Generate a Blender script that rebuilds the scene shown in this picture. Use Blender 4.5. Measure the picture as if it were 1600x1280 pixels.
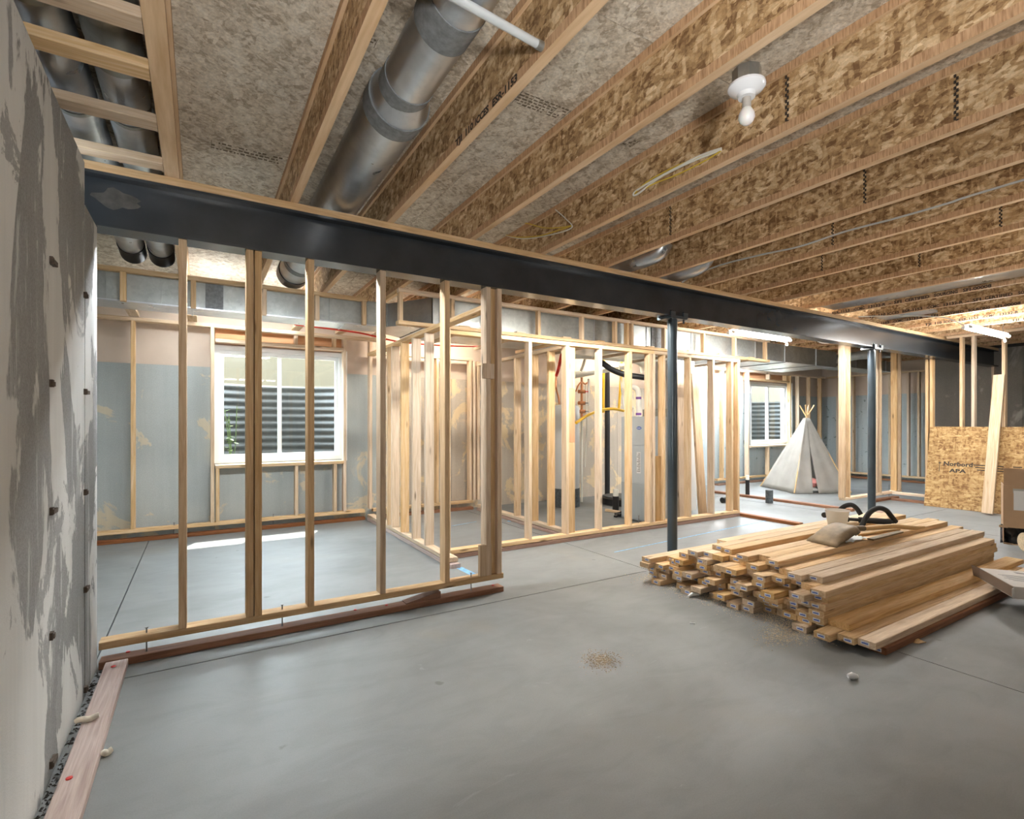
import bpy, math, random
from mathutils import Vector, Matrix
for o in list(bpy.data.objects): bpy.data.objects.remove(o)
scene = bpy.context.scene
COL = scene.collection
R = random.Random(7)

# ------------------------------------------------------------------ camera
F_PX, CX, HORIZON, EYE = 804.6, 800.0, 662.0, 1.25
YAW = math.atan((800 - 313) / F_PX)
cam_data = bpy.data.cameras.new('camera')
cam_data.sensor_width = 36.0
cam_data.lens = F_PX / 1600 * 36.0
cam_data.shift_y = (HORIZON - 640) / 1600
cam_data.clip_start = 0.02
cam = bpy.data.objects.new('camera', cam_data)
COL.objects.link(cam)
cam.location = (0, 0, EYE)
cam.rotation_euler = (math.pi / 2, 0, -YAW)
scene.camera = cam

# ------------------------------------------------------------------ world, sun, exposure
scene.view_settings.view_transform = 'Standard'
scene.view_settings.look = 'None'
scene.view_settings.exposure = 0.45
scene.view_settings.gamma = 1.0
scene.view_settings.use_curve_mapping = False
world = bpy.data.worlds.new('sky')
scene.world = world
world.use_nodes = True
wb = world.node_tree.nodes['Background']
wb.inputs['Color'].default_value = (0.80, 0.90, 1.0, 1)
wb.inputs['Strength'].default_value = 25.0
sun_d = bpy.data.lights.new('sun', 'SUN')
sun_d.energy = 18.0
sun_d.angle = 0.01
sun_d.color = (1.0, 0.95, 0.86)
sun = bpy.data.objects.new('sun', sun_d)
COL.objects.link(sun)
sun.rotation_euler = Vector((-0.22, -0.45, -0.92)).to_track_quat('-Z', 'Y').to_euler()
sun.location = (4, 14, 16)
TUBE_POWER = 170.0          # emission of the shop light tubes
# ------------------------------------------------------------------ pixel helpers (1600 x 1280 frame)
SY, CY = math.sin(YAW), math.cos(YAW)
def ray(u, v):
    r, w = (u - CX) / F_PX, (HORIZON - v) / F_PX
    return (SY + CY * r, CY - SY * r, w)
def on_z(u, v, z):
    d = ray(u, v); t = (z - EYE) / d[2]; return Vector((d[0]*t, d[1]*t, z))
def on_y(u, v, y):
    d = ray(u, v); t = y / d[1]; return Vector((d[0]*t, y, EYE + d[2]*t))
def on_x(u, v, x):
    d = ray(u, v); t = x / d[0]; return Vector((x, d[1]*t, EYE + d[2]*t))

# ------------------------------------------------------------------ materials
class NT:
    def __init__(s, name):
        s.m = bpy.data.materials.new(name); s.m.use_nodes = True
        s.t = s.m.node_tree; s.t.nodes.clear()
        s.out = s.t.nodes.new('ShaderNodeOutputMaterial')
    def n(s, kind, **kw):
        nd = s.t.nodes.new(kind)
        for k, v in kw.items():
            if k.startswith('i_'):
                nd.inputs[k[2:].replace('_', ' ')].default_value = v
            else: setattr(nd, k, v)
        return nd
    def l(s, a, b): s.t.links.new(a, b)
    def coords(s, scale=(1,1,1), rot=(0,0,0), rand=0.0, kind='Object'):
        tc = s.n('ShaderNodeTexCoord'); mp = s.n('ShaderNodeMapping')
        mp.inputs['Scale'].default_value = scale; mp.inputs['Rotation'].default_value = rot
        if rand:
            oi = s.n('ShaderNodeObjectInfo'); vm = s.n('ShaderNodeVectorMath', operation='SCALE')
            cb = s.n('ShaderNodeCombineXYZ')
            for i in range(3): s.l(oi.outputs['Random'], cb.inputs[i])
            s.l(cb.outputs[0], vm.inputs[0]); vm.inputs['Scale'].default_value = rand
            ad = s.n('ShaderNodeVectorMath', operation='ADD')
            s.l(tc.outputs[kind], ad.inputs[0]); s.l(vm.outputs[0], ad.inputs[1])
            s.l(ad.outputs[0], mp.inputs['Vector'])
        else: s.l(tc.outputs[kind], mp.inputs['Vector'])
        return mp.outputs[0]
    def noise(s, vec, scale, detail=4, rough=0.55, dist=0.0):
        nd = s.n('ShaderNodeTexNoise'); s.l(vec, nd.inputs['Vector'])
        nd.inputs['Scale'].default_value = scale; nd.inputs['Detail'].default_value = detail
        nd.inputs['Roughness'].default_value = rough; nd.inputs['Distortion'].default_value = dist
        return nd.outputs['Fac']
    def ramp(s, fac, stops, interp='LINEAR'):
        nd = s.n('ShaderNodeValToRGB'); cr = nd.color_ramp; cr.interpolation = interp
        while len(cr.elements) < len(stops): cr.elements.new(0.5)
        for e, (p, c) in zip(cr.elements, stops):
            e.position = p; e.color = (c, c, c, 1) if isinstance(c, (int, float)) else (*c, 1)
        s.l(fac, nd.inputs['Fac']); return nd.outputs['Color']
    def mix(s, fac, a, b, mode='MIX'):
        nd = s.n('ShaderNodeMix', data_type='RGBA', blend_type=mode)
        for val, sock in ((fac, nd.inputs[0]), (a, nd.inputs[6]), (b, nd.inputs[7])):
            if isinstance(val, (int, float)): sock.default_value = val
            elif isinstance(val, tuple): sock.default_value = (*val, 1)
            else: s.l(val, sock)
        return nd.outputs[2]
    def math(s, op, a, b=0.0):
        nd = s.n('ShaderNodeMath', operation=op)
        for val, sock in ((a, nd.inputs[0]), (b, nd.inputs[1])):
            if isinstance(val, (int, float)): sock.default_value = val
            else: s.l(val, sock)
        return nd.outputs[0]
    def done(s, color, rough=0.7, metal=0.0, bump=None, bstr=0.3, bdist=0.01, spec=0.5, **kw):
        p = s.n('ShaderNodeBsdfPrincipled')
        if isinstance(color, tuple): p.inputs['Base Color'].default_value = (*color, 1)
        else: s.l(color, p.inputs['Base Color'])
        if isinstance(rough, (int, float)): p.inputs['Roughness'].default_value = rough
        else: s.l(rough, p.inputs['Roughness'])
        p.inputs['Metallic'].default_value = metal
        p.inputs['Specular IOR Level'].default_value = spec
        for k, v in kw.items(): p.inputs[k.replace('_', ' ')].default_value = v
        if bump is not None:
            b = s.n('ShaderNodeBump'); b.inputs['Strength'].default_value = bstr
            b.inputs['Distance'].default_value = bdist
            s.l(bump, b.inputs['Height']); s.l(b.outputs[0], p.inputs['Normal'])
        s.l(p.outputs[0], s.out.inputs['Surface']); return s.m

def wood(name, dark, mid, light, tint=0.25, knots=True, rough=0.75):
    s = NT(name)
    v = s.coords((1.0, 16, 16), rand=40)
    g = s.noise(v, 2.2, 5, 0.6, 1.2)
    col = s.ramp(g, [(0.28, dark), (0.48, mid), (0.72, light)])
    fine = s.noise(s.coords((3, 90, 90), rand=21), 2.0, 2)
    col = s.mix(0.35, col, s.ramp(fine, [(0.3, 0.55), (0.7, 1.0)]), 'MULTIPLY')
    if knots:
        vo = s.n('ShaderNodeTexVoronoi', feature='F1'); s.l(s.coords((2.2, 9, 9), rand=33), vo.inputs['Vector'])
        vo.inputs['Scale'].default_value = 1.0
        k = s.ramp(vo.outputs['Distance'], [(0.05, 1.0), (0.13, 0.0)])
        col = s.mix(k, col, tuple(c * 0.45 for c in dark))
    oi = s.n('ShaderNodeObjectInfo')
    hs = s.n('ShaderNodeHueSaturation')
    hs.inputs['Hue'].default_value = 0.5
    s.l(s.math('ADD', s.math('MULTIPLY', oi.outputs['Random'], tint * 2), 1.0 - tint), hs.inputs['Value'])
    r2 = s.math('FRACT', s.math('MULTIPLY', oi.outputs['Random'], 7.31))
    s.l(s.math('ADD', s.math('MULTIPLY', r2, 0.5), 0.75), hs.inputs['Saturation'])
    s.l(col, hs.inputs['Color'])
    return s.done(hs.outputs[0], rough, bump=g, bstr=0.15, bdist=0.004)

def osb(name, dark, mid, light, cell=9.0, rand=30.0, stretch=(1, 1, 1), fine=0.35, black=0.35):
    s = NT(name)
    vals = []
    for k, ang in enumerate((0.35, 1.25, 2.3, -0.5)):
        c = s.coords((1, 1, 1), rand=rand)
        nz = s.n('ShaderNodeTexNoise'); nz.inputs['Scale'].default_value = 5.0; s.l(c, nz.inputs['Vector'])
        ad = s.n('ShaderNodeVectorMath', operation='MULTIPLY_ADD')
        s.l(nz.outputs['Color'], ad.inputs[0]); ad.inputs[1].default_value = (0.05, 0.05, 0.05); s.l(c, ad.inputs[2])
        m1 = s.n('ShaderNodeMapping'); m1.inputs['Rotation'].default_value = (ang, ang, ang)
        m1.inputs['Location'].default_value = (k * 3.3, k * 1.7, k * 5.1)
        s.l(ad.outputs[0], m1.inputs['Vector'])
        m2 = s.n('ShaderNodeMapping'); m2.inputs['Scale'].default_value = tuple(a * b for a, b in zip((0.55, 2.6, 2.6) if k % 2 else (2.6, 0.6, 1.6), stretch))
        s.l(m1.outputs[0], m2.inputs['Vector'])
        vo = s.n('ShaderNodeTexVoronoi', feature='F1', distance='CHEBYCHEV')
        vo.inputs['Scale'].default_value = cell
        s.l(m2.outputs[0], vo.inputs['Vector'])
        sp = s.n('ShaderNodeSeparateColor'); s.l(vo.outputs['Color'], sp.inputs[0])
        shade = s.math('SUBTRACT', sp.outputs[0], s.math('MULTIPLY', vo.outputs['Distance'], 0.40))
        vals.append(shade)
    a = s.math('MAXIMUM', s.math('MULTIPLY', vals[0], 0.95), s.math('MULTIPLY', vals[1], 0.8))
    b = s.math('MAXIMUM', s.math('MULTIPLY', vals[2], 0.9), s.math('MULTIPLY', vals[3], 0.75))
    v = s.math('MULTIPLY', s.math('ADD', a, b), 0.5)
    fib = s.noise(s.coords((2, 1, 2.4), (0.5, 0.4, 0.7), rand=rand), 38, 4, 0.75, 2.0)
    v = s.math('ADD', v, s.math('MULTIPLY', s.math('SUBTRACT', fib, 0.5), 0.35))
    col = s.ramp(v, [(0.15, dark), (0.45, mid), (0.78, light)])
    fn = s.noise(s.coords((1, 1, 1), rand=rand), 70, 3, 0.7)
    col = s.mix(fine, col, s.ramp(fn, [(0.35, 0.45), (0.62, 1.0)]), 'MULTIPLY')
    bl = s.noise(s.coords((1, 1, 1), rand=rand), 42, 3, 0.7, 1.0)
    col = s.mix(s.ramp(bl, [(0.66, 0.0), (0.74, black)]), col, tuple(c * 0.3 for c in dark))
    big = s.noise(s.coords((1, 1, 1), rand=rand), 1.3, 2)
    col = s.mix(0.5, col, s.ramp(big, [(0.3, 0.75), (0.7, 1.0)]), 'MULTIPLY')
    return s.done(col, 0.8, bump=v, bstr=0.25, bdist=0.006)

def flange_mat(name):
    s = NT(name)
    v = s.coords((14, 1.2, 14), rand=20)
    g = s.noise(v, 2.0, 4)
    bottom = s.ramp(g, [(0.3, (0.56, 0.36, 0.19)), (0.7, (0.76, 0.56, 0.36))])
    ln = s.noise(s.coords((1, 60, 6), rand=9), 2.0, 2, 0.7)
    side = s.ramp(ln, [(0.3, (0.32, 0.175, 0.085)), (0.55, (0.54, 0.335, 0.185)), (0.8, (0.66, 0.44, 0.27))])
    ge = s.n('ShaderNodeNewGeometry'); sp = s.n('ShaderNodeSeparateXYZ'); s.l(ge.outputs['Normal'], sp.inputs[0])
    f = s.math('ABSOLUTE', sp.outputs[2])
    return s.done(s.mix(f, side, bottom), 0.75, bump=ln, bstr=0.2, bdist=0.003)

def concrete(name, a, b, patch, lo, hi, scale=1.6, stretch=(1, 1, 0.6), grain=0.5, rough=0.85, bump=0.5, extra=None):
    s = NT(name)
    c = s.coords(stretch)
    cloud = s.noise(s.coords(), 0.9, 5, 0.6)
    base = s.ramp(cloud, [(0.3, a), (0.7, b)])
    gr = s.noise(s.coords(), 130, 3, 0.8)
    base = s.mix(grain, base, s.ramp(gr, [(0.35, 0.4), (0.6, 1.0)]), 'MULTIPLY')
    pn = s.noise(c, scale, 7, 0.62, 0.6)
    mask = s.ramp(pn, [(lo, 0.0), (hi, 1.0)])
    col = s.mix(mask, base, patch)
    if extra:
        lt = s.noise(s.coords((9, 9, 0.9)), 1.2, 6, 0.7, 0.4)
        col = s.mix(s.ramp(lt, [(0.56, 0.0), (0.64, 0.75)]), col, extra)
        rg = s.noise(s.coords((1, 1, 0.6)), 2.6, 8, 0.68, 0.8)
        col = s.mix(s.ramp(rg, [(0.56, 0.0), (0.575, 0.85)]), col, base)
    st = s.noise(s.coords((6, 6, 0.35)), 1.4, 4, 0.6)
    col = s.mix(0.4, col, s.ramp(st, [(0.3, 0.7), (0.65, 1.0)]), 'MULTIPLY')
    return s.done(col, rough, bump=s.math('ADD', s.math('MULTIPLY', mask, 0.6), s.math('MULTIPLY', gr, 0.5)), bstr=bump, bdist=0.006)

def plain(name, col, rough=0.6, metal=0.0, var=0.0, vscale=8.0, **kw):
    s = NT(name)
    n = s.noise(s.coords(rand=5), vscale, 4)
    c = s.ramp(n, [(0.3, tuple(x * (1 - var) for x in col)), (0.7, tuple(min(1, x * (1 + var)) for x in col))])
    return s.done(c, rough, metal, **kw)

def floor_mat():
    s = NT('slab_concrete')
    c1 = s.noise(s.coords(), 0.55, 5, 0.6, 0.4)
    col = s.ramp(c1, [(0.30, (0.155, 0.160, 0.158)), (0.52, (0.205, 0.213, 0.214)), (0.75, (0.245, 0.255, 0.262))])
    tr = s.noise(s.coords((1.0, 2.6, 1), (0, 0, 0.5)), 2.3, 6, 0.65, 1.0)
    col = s.mix(0.35, col, s.ramp(tr, [(0.34, 0.72), (0.55, 1.0)]), 'MULTIPLY')
    wh = s.noise(s.coords((1.0, 3.0, 1), (0, 0, 0.6)), 3.0, 7, 0.7, 0.8)
    col = s.mix(s.ramp(wh, [(0.64, 0.0), (0.78, 0.55)]), col, (0.36, 0.375, 0.38))
    st = s.noise(s.coords(), 1.1, 3)
    col = s.mix(s.ramp(st, [(0.60, 0.0), (0.75, 0.45)]), col, (0.22, 0.195, 0.155))
    vo = s.n('ShaderNodeTexVoronoi', feature='F1'); s.l(s.coords(), vo.inputs['Vector'])
    vo.inputs['Scale'].default_value = 2.7
    nz = s.noise(s.coords(), 26, 3)
    dd = s.math('ADD', vo.outputs['Distance'], s.math('MULTIPLY', s.math('SUBTRACT', nz, 0.5), 0.12))
    col = s.mix(s.ramp(dd, [(0.036, 0.7), (0.058, 0.0)]), col, (0.10, 0.10, 0.095))
    gr = s.noise(s.coords(), 190, 2, 0.8)
    col = s.mix(0.25, col, s.ramp(gr, [(0.3, 0.6), (0.6, 1.0)]), 'MULTIPLY')
    return s.done(col, s.ramp(c1, [(0.3, 0.62), (0.7, 0.42)]), bump=tr, bstr=0.08, bdist=0.004, spec=0.4)

def galv(name, base=(0.62, 0.65, 0.68), rough=0.26, dark=0.0):
    s = NT(name)
    vo = s.n('ShaderNodeTexVoronoi', feature='F1'); s.l(s.coords(rand=9), vo.inputs['Vector']); vo.inputs['Scale'].default_value = 34
    sp = s.n('ShaderNodeSeparateColor'); s.l(vo.outputs['Color'], sp.inputs[0])
    sm = s.noise(s.coords(rand=9), 5, 4, 0.6, 0.5)
    col = s.mix(0.15, base, s.ramp(sp.outputs[0], [(0.0, 0.35), (1.0, 0.75)]), 'OVERLAY')
    col = s.mix(0.35, col, s.ramp(sm, [(0.35, 0.6), (0.65, 1.0)]), 'MULTIPLY')
    return s.done(col, s.ramp(sm, [(0.3, rough + 0.14), (0.7, rough)]), 0.92)

def emit(name, col, k):
    s = NT(name); e = s.n('ShaderNodeEmission'); e.inputs['Color'].default_value = (*col, 1)
    e.inputs['Strength'].default_value = k; s.l(e.outputs[0], s.out.inputs['Surface']); return s.m

def glass_mat():
    s = NT('window_glass')
    tr = s.n('ShaderNodeBsdfTransparent'); tr.inputs[0].default_value = (0.93, 0.96, 0.95, 1)
    gl = s.n('ShaderNodeBsdfGlossy'); gl.inputs['Roughness'].default_value = 0.02
    lw = s.n('ShaderNodeLayerWeight'); lw.inputs['Blend'].default_value = 0.5
    fac = s.math('ADD', s.math('MULTIPLY', s.math('POWER', lw.outputs['Facing'], 5.0), 0.8), 0.03)
    mx = s.n('ShaderNodeMixShader'); s.l(fac, mx.inputs[0]); s.l(tr.outputs[0], mx.inputs[1]); s.l(gl.outputs[0], mx.inputs[2])
    s.l(mx.outputs[0], s.out.inputs['Surface']); return s.m

M = dict(
    pine=wood('pine_lumber', (0.52, 0.35, 0.20), (0.66, 0.48, 0.30), (0.76, 0.60, 0.43), 0.12),
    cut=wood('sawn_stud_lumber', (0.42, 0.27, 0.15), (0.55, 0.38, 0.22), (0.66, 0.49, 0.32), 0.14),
    stack=wood('stacked_stud_lumber', (0.48, 0.30, 0.15), (0.64, 0.44, 0.24), (0.76, 0.57, 0.35), 0.13),
    pt=wood('treated_lumber', (0.17, 0.075, 0.040), (0.26, 0.120, 0.066), (0.34, 0.175, 0.105), 0.12, False),
    ptgrey=wood('weathered_treated_lumber', (0.36, 0.24, 0.20), (0.46, 0.33, 0.28), (0.56, 0.43, 0.38), 0.05),
    header=wood('orange_header_lumber', (0.50, 0.20, 0.06), (0.62, 0.28, 0.10), (0.68, 0.34, 0.14), 0.05, False),
    web=osb('osb_web', (0.22, 0.115, 0.045), (0.54, 0.345, 0.165), (0.92, 0.73, 0.47), 19.0),
    sub=osb('osb_subfloor', (0.46, 0.38, 0.28), (0.74, 0.66, 0.53), (0.90, 0.84, 0.72), 16.0, stretch=(0.8, 1.5, 1), fine=0.5),
    sheet=osb('osb_sheet', (0.20, 0.095, 0.028), (0.42, 0.25, 0.095), (0.60, 0.42, 0.20), 17.0, fine=0.2),
    flange=flange_mat('lvl_flange'),
    floor=floor_mat(),
    gap=plain('dark_joint_gap', (0.05, 0.045, 0.04), 0.9),  # dark tone of the backing seen in slab and panel joints
    wall_l=concrete('skimmed_concrete', (0.23, 0.235, 0.235), (0.34, 0.345, 0.345), (0.60, 0.605, 0.59), 0.475, 0.49, 1.5, (1, 1, 0.5), extra=(0.56, 0.57, 0.565)),
    wall_b=concrete('blue_grey_concrete', (0.38, 0.415, 0.41), (0.48, 0.51, 0.495), (0.58, 0.52, 0.39), 0.575, 0.60, 1.9, (1, 1, 1), 0.3, 0.8, 0.2),
    wall_m=concrete('brown_grey_concrete', (0.46, 0.40, 0.33), (0.56, 0.49, 0.40), (0.68, 0.54, 0.34), 0.52, 0.57, 2.6, (1, 1, 0.8), 0.4, 0.85, 0.3),
    band=plain('beige_upper_wall', (0.58, 0.47, 0.38), 0.8, 0, 0.10, 1.5),
    wall_r=concrete('dark_concrete', (0.20, 0.18, 0.155), (0.27, 0.245, 0.21), (0.42, 0.38, 0.33), 0.60, 0.66, 2.0, (1, 1, 0.7), 0.4),
    wall_fr=concrete('speckled_grey_concrete', (0.40, 0.46, 0.48), (0.50, 0.55, 0.56), (0.20, 0.24, 0.22), 0.62, 0.66, 9.0, (1, 1, 1), 0.3, 0.8, 0.2),
    rust=plain('rusty_tie', (0.08, 0.06, 0.045), 0.9, 0, 0.4, 60),
    steel=plain('charcoal_beam_paint', (0.026, 0.031, 0.036), 0.26, 0.0, 0.25, 3.0),
    post=plain('blue_black_post_paint', (0.035, 0.050, 0.062), 0.30, 0.0, 0.2, 5.0),
    steel_worn=plain('worn_beam_paint', (0.055, 0.050, 0.043), 0.7, 0, 0.5, 22),
    galv=galv('galvanised_sheet'),
    galvd=galv('dull_galvanised_sheet', (0.44, 0.46, 0.44), 0.42),
    seal=plain('grey_duct_sealant', (0.17, 0.18, 0.185), 0.55, 0, 0.25, 40),
    black=plain('black_plastic', (0.012, 0.012, 0.013), 0.4),
    foam=plain('black_foam_grip', (0.018, 0.018, 0.018), 0.85),
    white=plain('white_vinyl', (0.82, 0.83, 0.83), 0.35),
    porcelain=plain('white_porcelain', (0.80, 0.82, 0.84), 0.18),
    bulb=plain('frosted_bulb', (0.86, 0.86, 0.85), 0.3, Subsurface_Weight=0.2),
    bulb_base=plain('grey_bulb_collar', (0.42, 0.40, 0.37), 0.5),
    pvc=plain('pvc_pipe', (0.80, 0.78, 0.70), 0.35),
    conduit=plain('conduit', (0.66, 0.70, 0.72), 0.3, 0.3),
    yellow=plain('yellow_gas_line', (0.85, 0.50, 0.02), 0.4),
    yellow_wire=plain('yellow_wire', (0.72, 0.52, 0.06), 0.5),
    white_wire=plain('white_wire', (0.78, 0.77, 0.70), 0.5),
    red_wire=plain('red_tube', (0.75, 0.05, 0.03), 0.5),
    orange=plain('orange_plastic', (0.85, 0.20, 0.02), 0.5),
    copper=plain('copper', (0.55, 0.24, 0.11), 0.35, 0.8),
    furnace=plain('furnace_enamel', (0.52, 0.57, 0.60), 0.4, 0.1),
    furnaced=plain('furnace_lower_panel', (0.40, 0.45, 0.48), 0.4, 0.1),
    tank=plain('water_heater_enamel', (0.45, 0.46, 0.45), 0.4),
    blue=plain('blue_print', (0.03, 0.10, 0.45), 0.5),
    chalk=plain('blue_chalk', (0.20, 0.42, 0.68), 0.9, 0, 0.3, 30),
    ink=plain('black_ink', (0.035, 0.025, 0.018), 0.8),
    paper=plain('white_paper', (0.75, 0.76, 0.76), 0.7),
    sticker=plain('end_tag_paper', (0.70, 0.72, 0.74), 0.6),
    purple=plain('purple_primer', (0.16, 0.05, 0.25), 0.5),
    canvas=plain('natural_canvas', (0.62, 0.60, 0.56), 0.9, 0, 0.06, 6),
    canvas_in=plain('white_canvas_lining', (0.85, 0.86, 0.90), 0.9),
    pink=plain('pink_cushion_fabric', (0.72, 0.30, 0.28), 0.9),
    pole=plain('bamboo_pole', (0.62, 0.42, 0.20), 0.6, 0, 0.15),
    card=plain('cardboard', (0.42, 0.28, 0.17), 0.8, 0, 0.08, 5),
    carton=plain('white_carton', (0.55, 0.53, 0.50), 0.7, 0, 0.06, 5),
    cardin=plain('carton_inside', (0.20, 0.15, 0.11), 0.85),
    shovel=plain('muddy_shovel_steel', (0.20, 0.145, 0.085), 0.55, 0.3, 0.3, 14),
    shaft=plain('ash_handle', (0.58, 0.36, 0.14), 0.5, 0, 0.1),
    saw=plain('sawdust', (0.62, 0.50, 0.34), 0.95, 0, 0.2, 60),
    nail=plain('steel_spike', (0.22, 0.22, 0.22), 0.4, 0.8),
    red=plain('red_nail_cap', (0.55, 0.03, 0.02), 0.5),
    foamw=plain('cream_foam_rod', (0.66, 0.62, 0.52), 0.9, 0, 0.15, 50),
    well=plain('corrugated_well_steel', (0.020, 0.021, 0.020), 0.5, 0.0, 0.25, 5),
    gravel=plain('well_gravel', (0.30, 0.28, 0.25), 0.95, 0, 0.4, 40),
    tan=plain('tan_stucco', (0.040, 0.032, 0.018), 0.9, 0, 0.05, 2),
    soil=plain('outdoor_soil', (0.25, 0.21, 0.16), 0.95, 0, 0.3, 4),
    leaf=plain('green_leaf', (0.07, 0.11, 0.015), 0.6, 0, 0.3, 20),
    glass=glass_mat(),
    tube=emit('lit_tube', (1.0, 0.985, 0.96), TUBE_POWER),
    tube_rear_fill=emit('rear_fill_tube', (1.0, 0.97, 0.93), TUBE_POWER * 0.09),  # dim tubes of the fill fixtures added out of view
    tube_cool_fill=emit('cool_fill_tube', (0.90, 0.96, 1.0), TUBE_POWER * 1.15),  # this tube and those down to the warm one serve added fill fixtures
    tube_strong_fill=emit('strong_fill_tube', (1.0, 0.95, 0.87), TUBE_POWER * 1.5),
    tube_bright_fill=emit('bright_fill_tube', (0.88, 0.95, 1.0), TUBE_POWER * 2.3),
    tube_low_fill=emit('low_fill_tube', (0.90, 0.96, 1.0), TUBE_POWER * 0.30),
    tube_warm_fill=emit('warm_fill_tube', (1.0, 0.90, 0.76), TUBE_POWER * 0.36),
    work=emit('bounce_lamp', (1.0, 0.985, 0.965), 330.0),  # glow of the tripod lamps added to light the ceiling
    bounce_weak=emit('bounce_lamp_weak', (1.0, 0.98, 0.95), 140.0),
    fixture=plain('white_fixture_enamel', (0.80, 0.80, 0.79), 0.35),
    crete_dirt=plain('dirty_tank_plastic', (0.06, 0.07, 0.075), 0.6, 0, 0.5, 30),
)
def tub_mat():
    s = NT('translucent_tub')
    return s.done((0.80, 0.76, 0.68), 0.3, Transmission_Weight=0.55, IOR=1.2, Alpha=0.75)
M['tub'] = tub_mat()
def canvas_mat():
    s = NT('natural_canvas_cloth')
    n = s.noise(s.coords((1, 1, 1)), 6, 4); c = s.ramp(n, [(0.3, (0.58, 0.56, 0.52)), (0.7, (0.66, 0.64, 0.60))])
    d = s.n('ShaderNodeBsdfDiffuse'); tl = s.n('ShaderNodeBsdfTranslucent'); mx = s.n('ShaderNodeMixShader'); mx.inputs[0].default_value = 0.50
    s.l(c, d.inputs['Color']); s.l(c, tl.inputs['Color']); s.l(d.outputs[0], mx.inputs[1]); s.l(tl.outputs[0], mx.inputs[2]); s.l(mx.outputs[0], s.out.inputs['Surface'])
    return s.m
M['canvas'] = canvas_mat(); M['canvas_in'] = M['canvas']

# ------------------------------------------------------------------ object helpers
def wm(o):
    if o.parent: return wm(o.parent) @ o.matrix_parent_inverse @ o.matrix_basis
    return o.matrix_basis.copy()
def par(o, p):
    if p is not None:
        o.parent = p; o.matrix_parent_inverse = wm(p).inverted()
    return o
def tag(o, label=None, cat=None, group=None, kind=None):
    if label: o['label'] = label
    if cat: o['category'] = cat
    if group: o['group'] = group
    if kind: o['kind'] = kind
    return o
def thing(name, label, cat, loc, group=None):
    o = bpy.data.objects.new(name, None); COL.objects.link(o)
    o.location = loc; o.empty_display_size = 0.1
    return tag(o, label, cat, group)
def perp(d):
    d = Vector(d).normalized()
    a = Vector((0, 0, 1)) if abs(d.z) < 0.9 else Vector((1, 0, 0))
    u = d.cross(a).normalized(); return u, d.cross(u).normalized()
class MB:
    def __init__(s): s.v = []; s.f = []
    def add(s, vs, fs):
        b = len(s.v); s.v += [tuple(v) for v in vs]; s.f += [tuple(i + b for i in f) for f in fs]; return s
    def box(s, x0, x1, y0, y1, z0, z1):
        vs = [(x, y, z) for z in (z0, z1) for y in (y0, y1) for x in (x0, x1)]
        return s.add(vs, [(0,2,3,1), (4,5,7,6), (0,1,5,4), (2,6,7,3), (0,4,6,2), (1,3,7,5)])
    def obox(s, c, ex, ey, ez):
        c, ex, ey, ez = map(Vector, (c, ex, ey, ez))
        vs = [c + ex*a + ey*b + ez*d for d in (-1, 1) for b in (-1, 1) for a in (-1, 1)]
        return s.add(vs, [(0,2,3,1), (4,5,7,6), (0,1,5,4), (2,6,7,3), (0,4,6,2), (1,3,7,5)])
    def tube(s, pts, r, n=12, caps=True):
        pts = [Vector(p) for p in pts]; rings = []
        rs = r if isinstance(r, (list, tuple)) else [r] * len(pts)
        u, w = perp(pts[1] - pts[0]); b = len(s.v)
        for i, p in enumerate(pts):
            d = ((pts[i] - pts[i-1]).normalized() if i else Vector()) + ((pts[i+1] - pts[i]).normalized() if i + 1 < len(pts) else Vector())
            d.normalize(); u = (u - d * u.dot(d)).normalized(); w = d.cross(u)
            s.v += [tuple(p + (u * math.cos(a) + w * math.sin(a)) * rs[i]) for a in (2 * math.pi * k / n for k in range(n))]
        m = len(pts)
        s.f += [(b + i*n + k, b + i*n + (k+1) % n, b + (i+1)*n + (k+1) % n, b + (i+1)*n + k) for i in range(m-1) for k in range(n)]
        if caps: s.f += [tuple(b + k for k in reversed(range(n))), tuple(b + (m-1)*n + k for k in range(n))]
        return s
    def lathe(s, prof, c=(0, 0, 0), n=24):
        c = Vector(c); b = len(s.v)
        for r, z in prof:
            s.v += [(c.x + r*math.cos(a), c.y + r*math.sin(a), c.z + z) for a in (2*math.pi*k/n for k in range(n))]
        m = len(prof)
        s.f += [(b + i*n + k, b + i*n + (k+1) % n, b + (i+1)*n + (k+1) % n, b + (i+1)*n + k) for i in range(m-1) for k in range(n)]
        s.f += [tuple(b + k for k in reversed(range(n))), tuple(b + (m-1)*n + k for k in range(n))]
        return s
    def build(s, name, mat, parent=None, smooth=None, mats=None):
        me = bpy.data.meshes.new(name); me.from_pydata(s.v, [], s.f); me.update()
        me.materials.append(M[mat] if isinstance(mat, str) else mat)
        if smooth:
            me.polygons.foreach_set('use_smooth', [True] * len(me.polygons))
            me.set_sharp_from_angle(angle=math.radians(smooth))
        o = bpy.data.objects.new(name, me); COL.objects.link(o)
        return par(o, parent)
def box(name, x0, x1, y0, y1, z0, z1, mat, parent=None):
    return MB().box(x0, x1, y0, y1, z0, z1).build(name, mat, parent)
CACHE = {}
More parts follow.
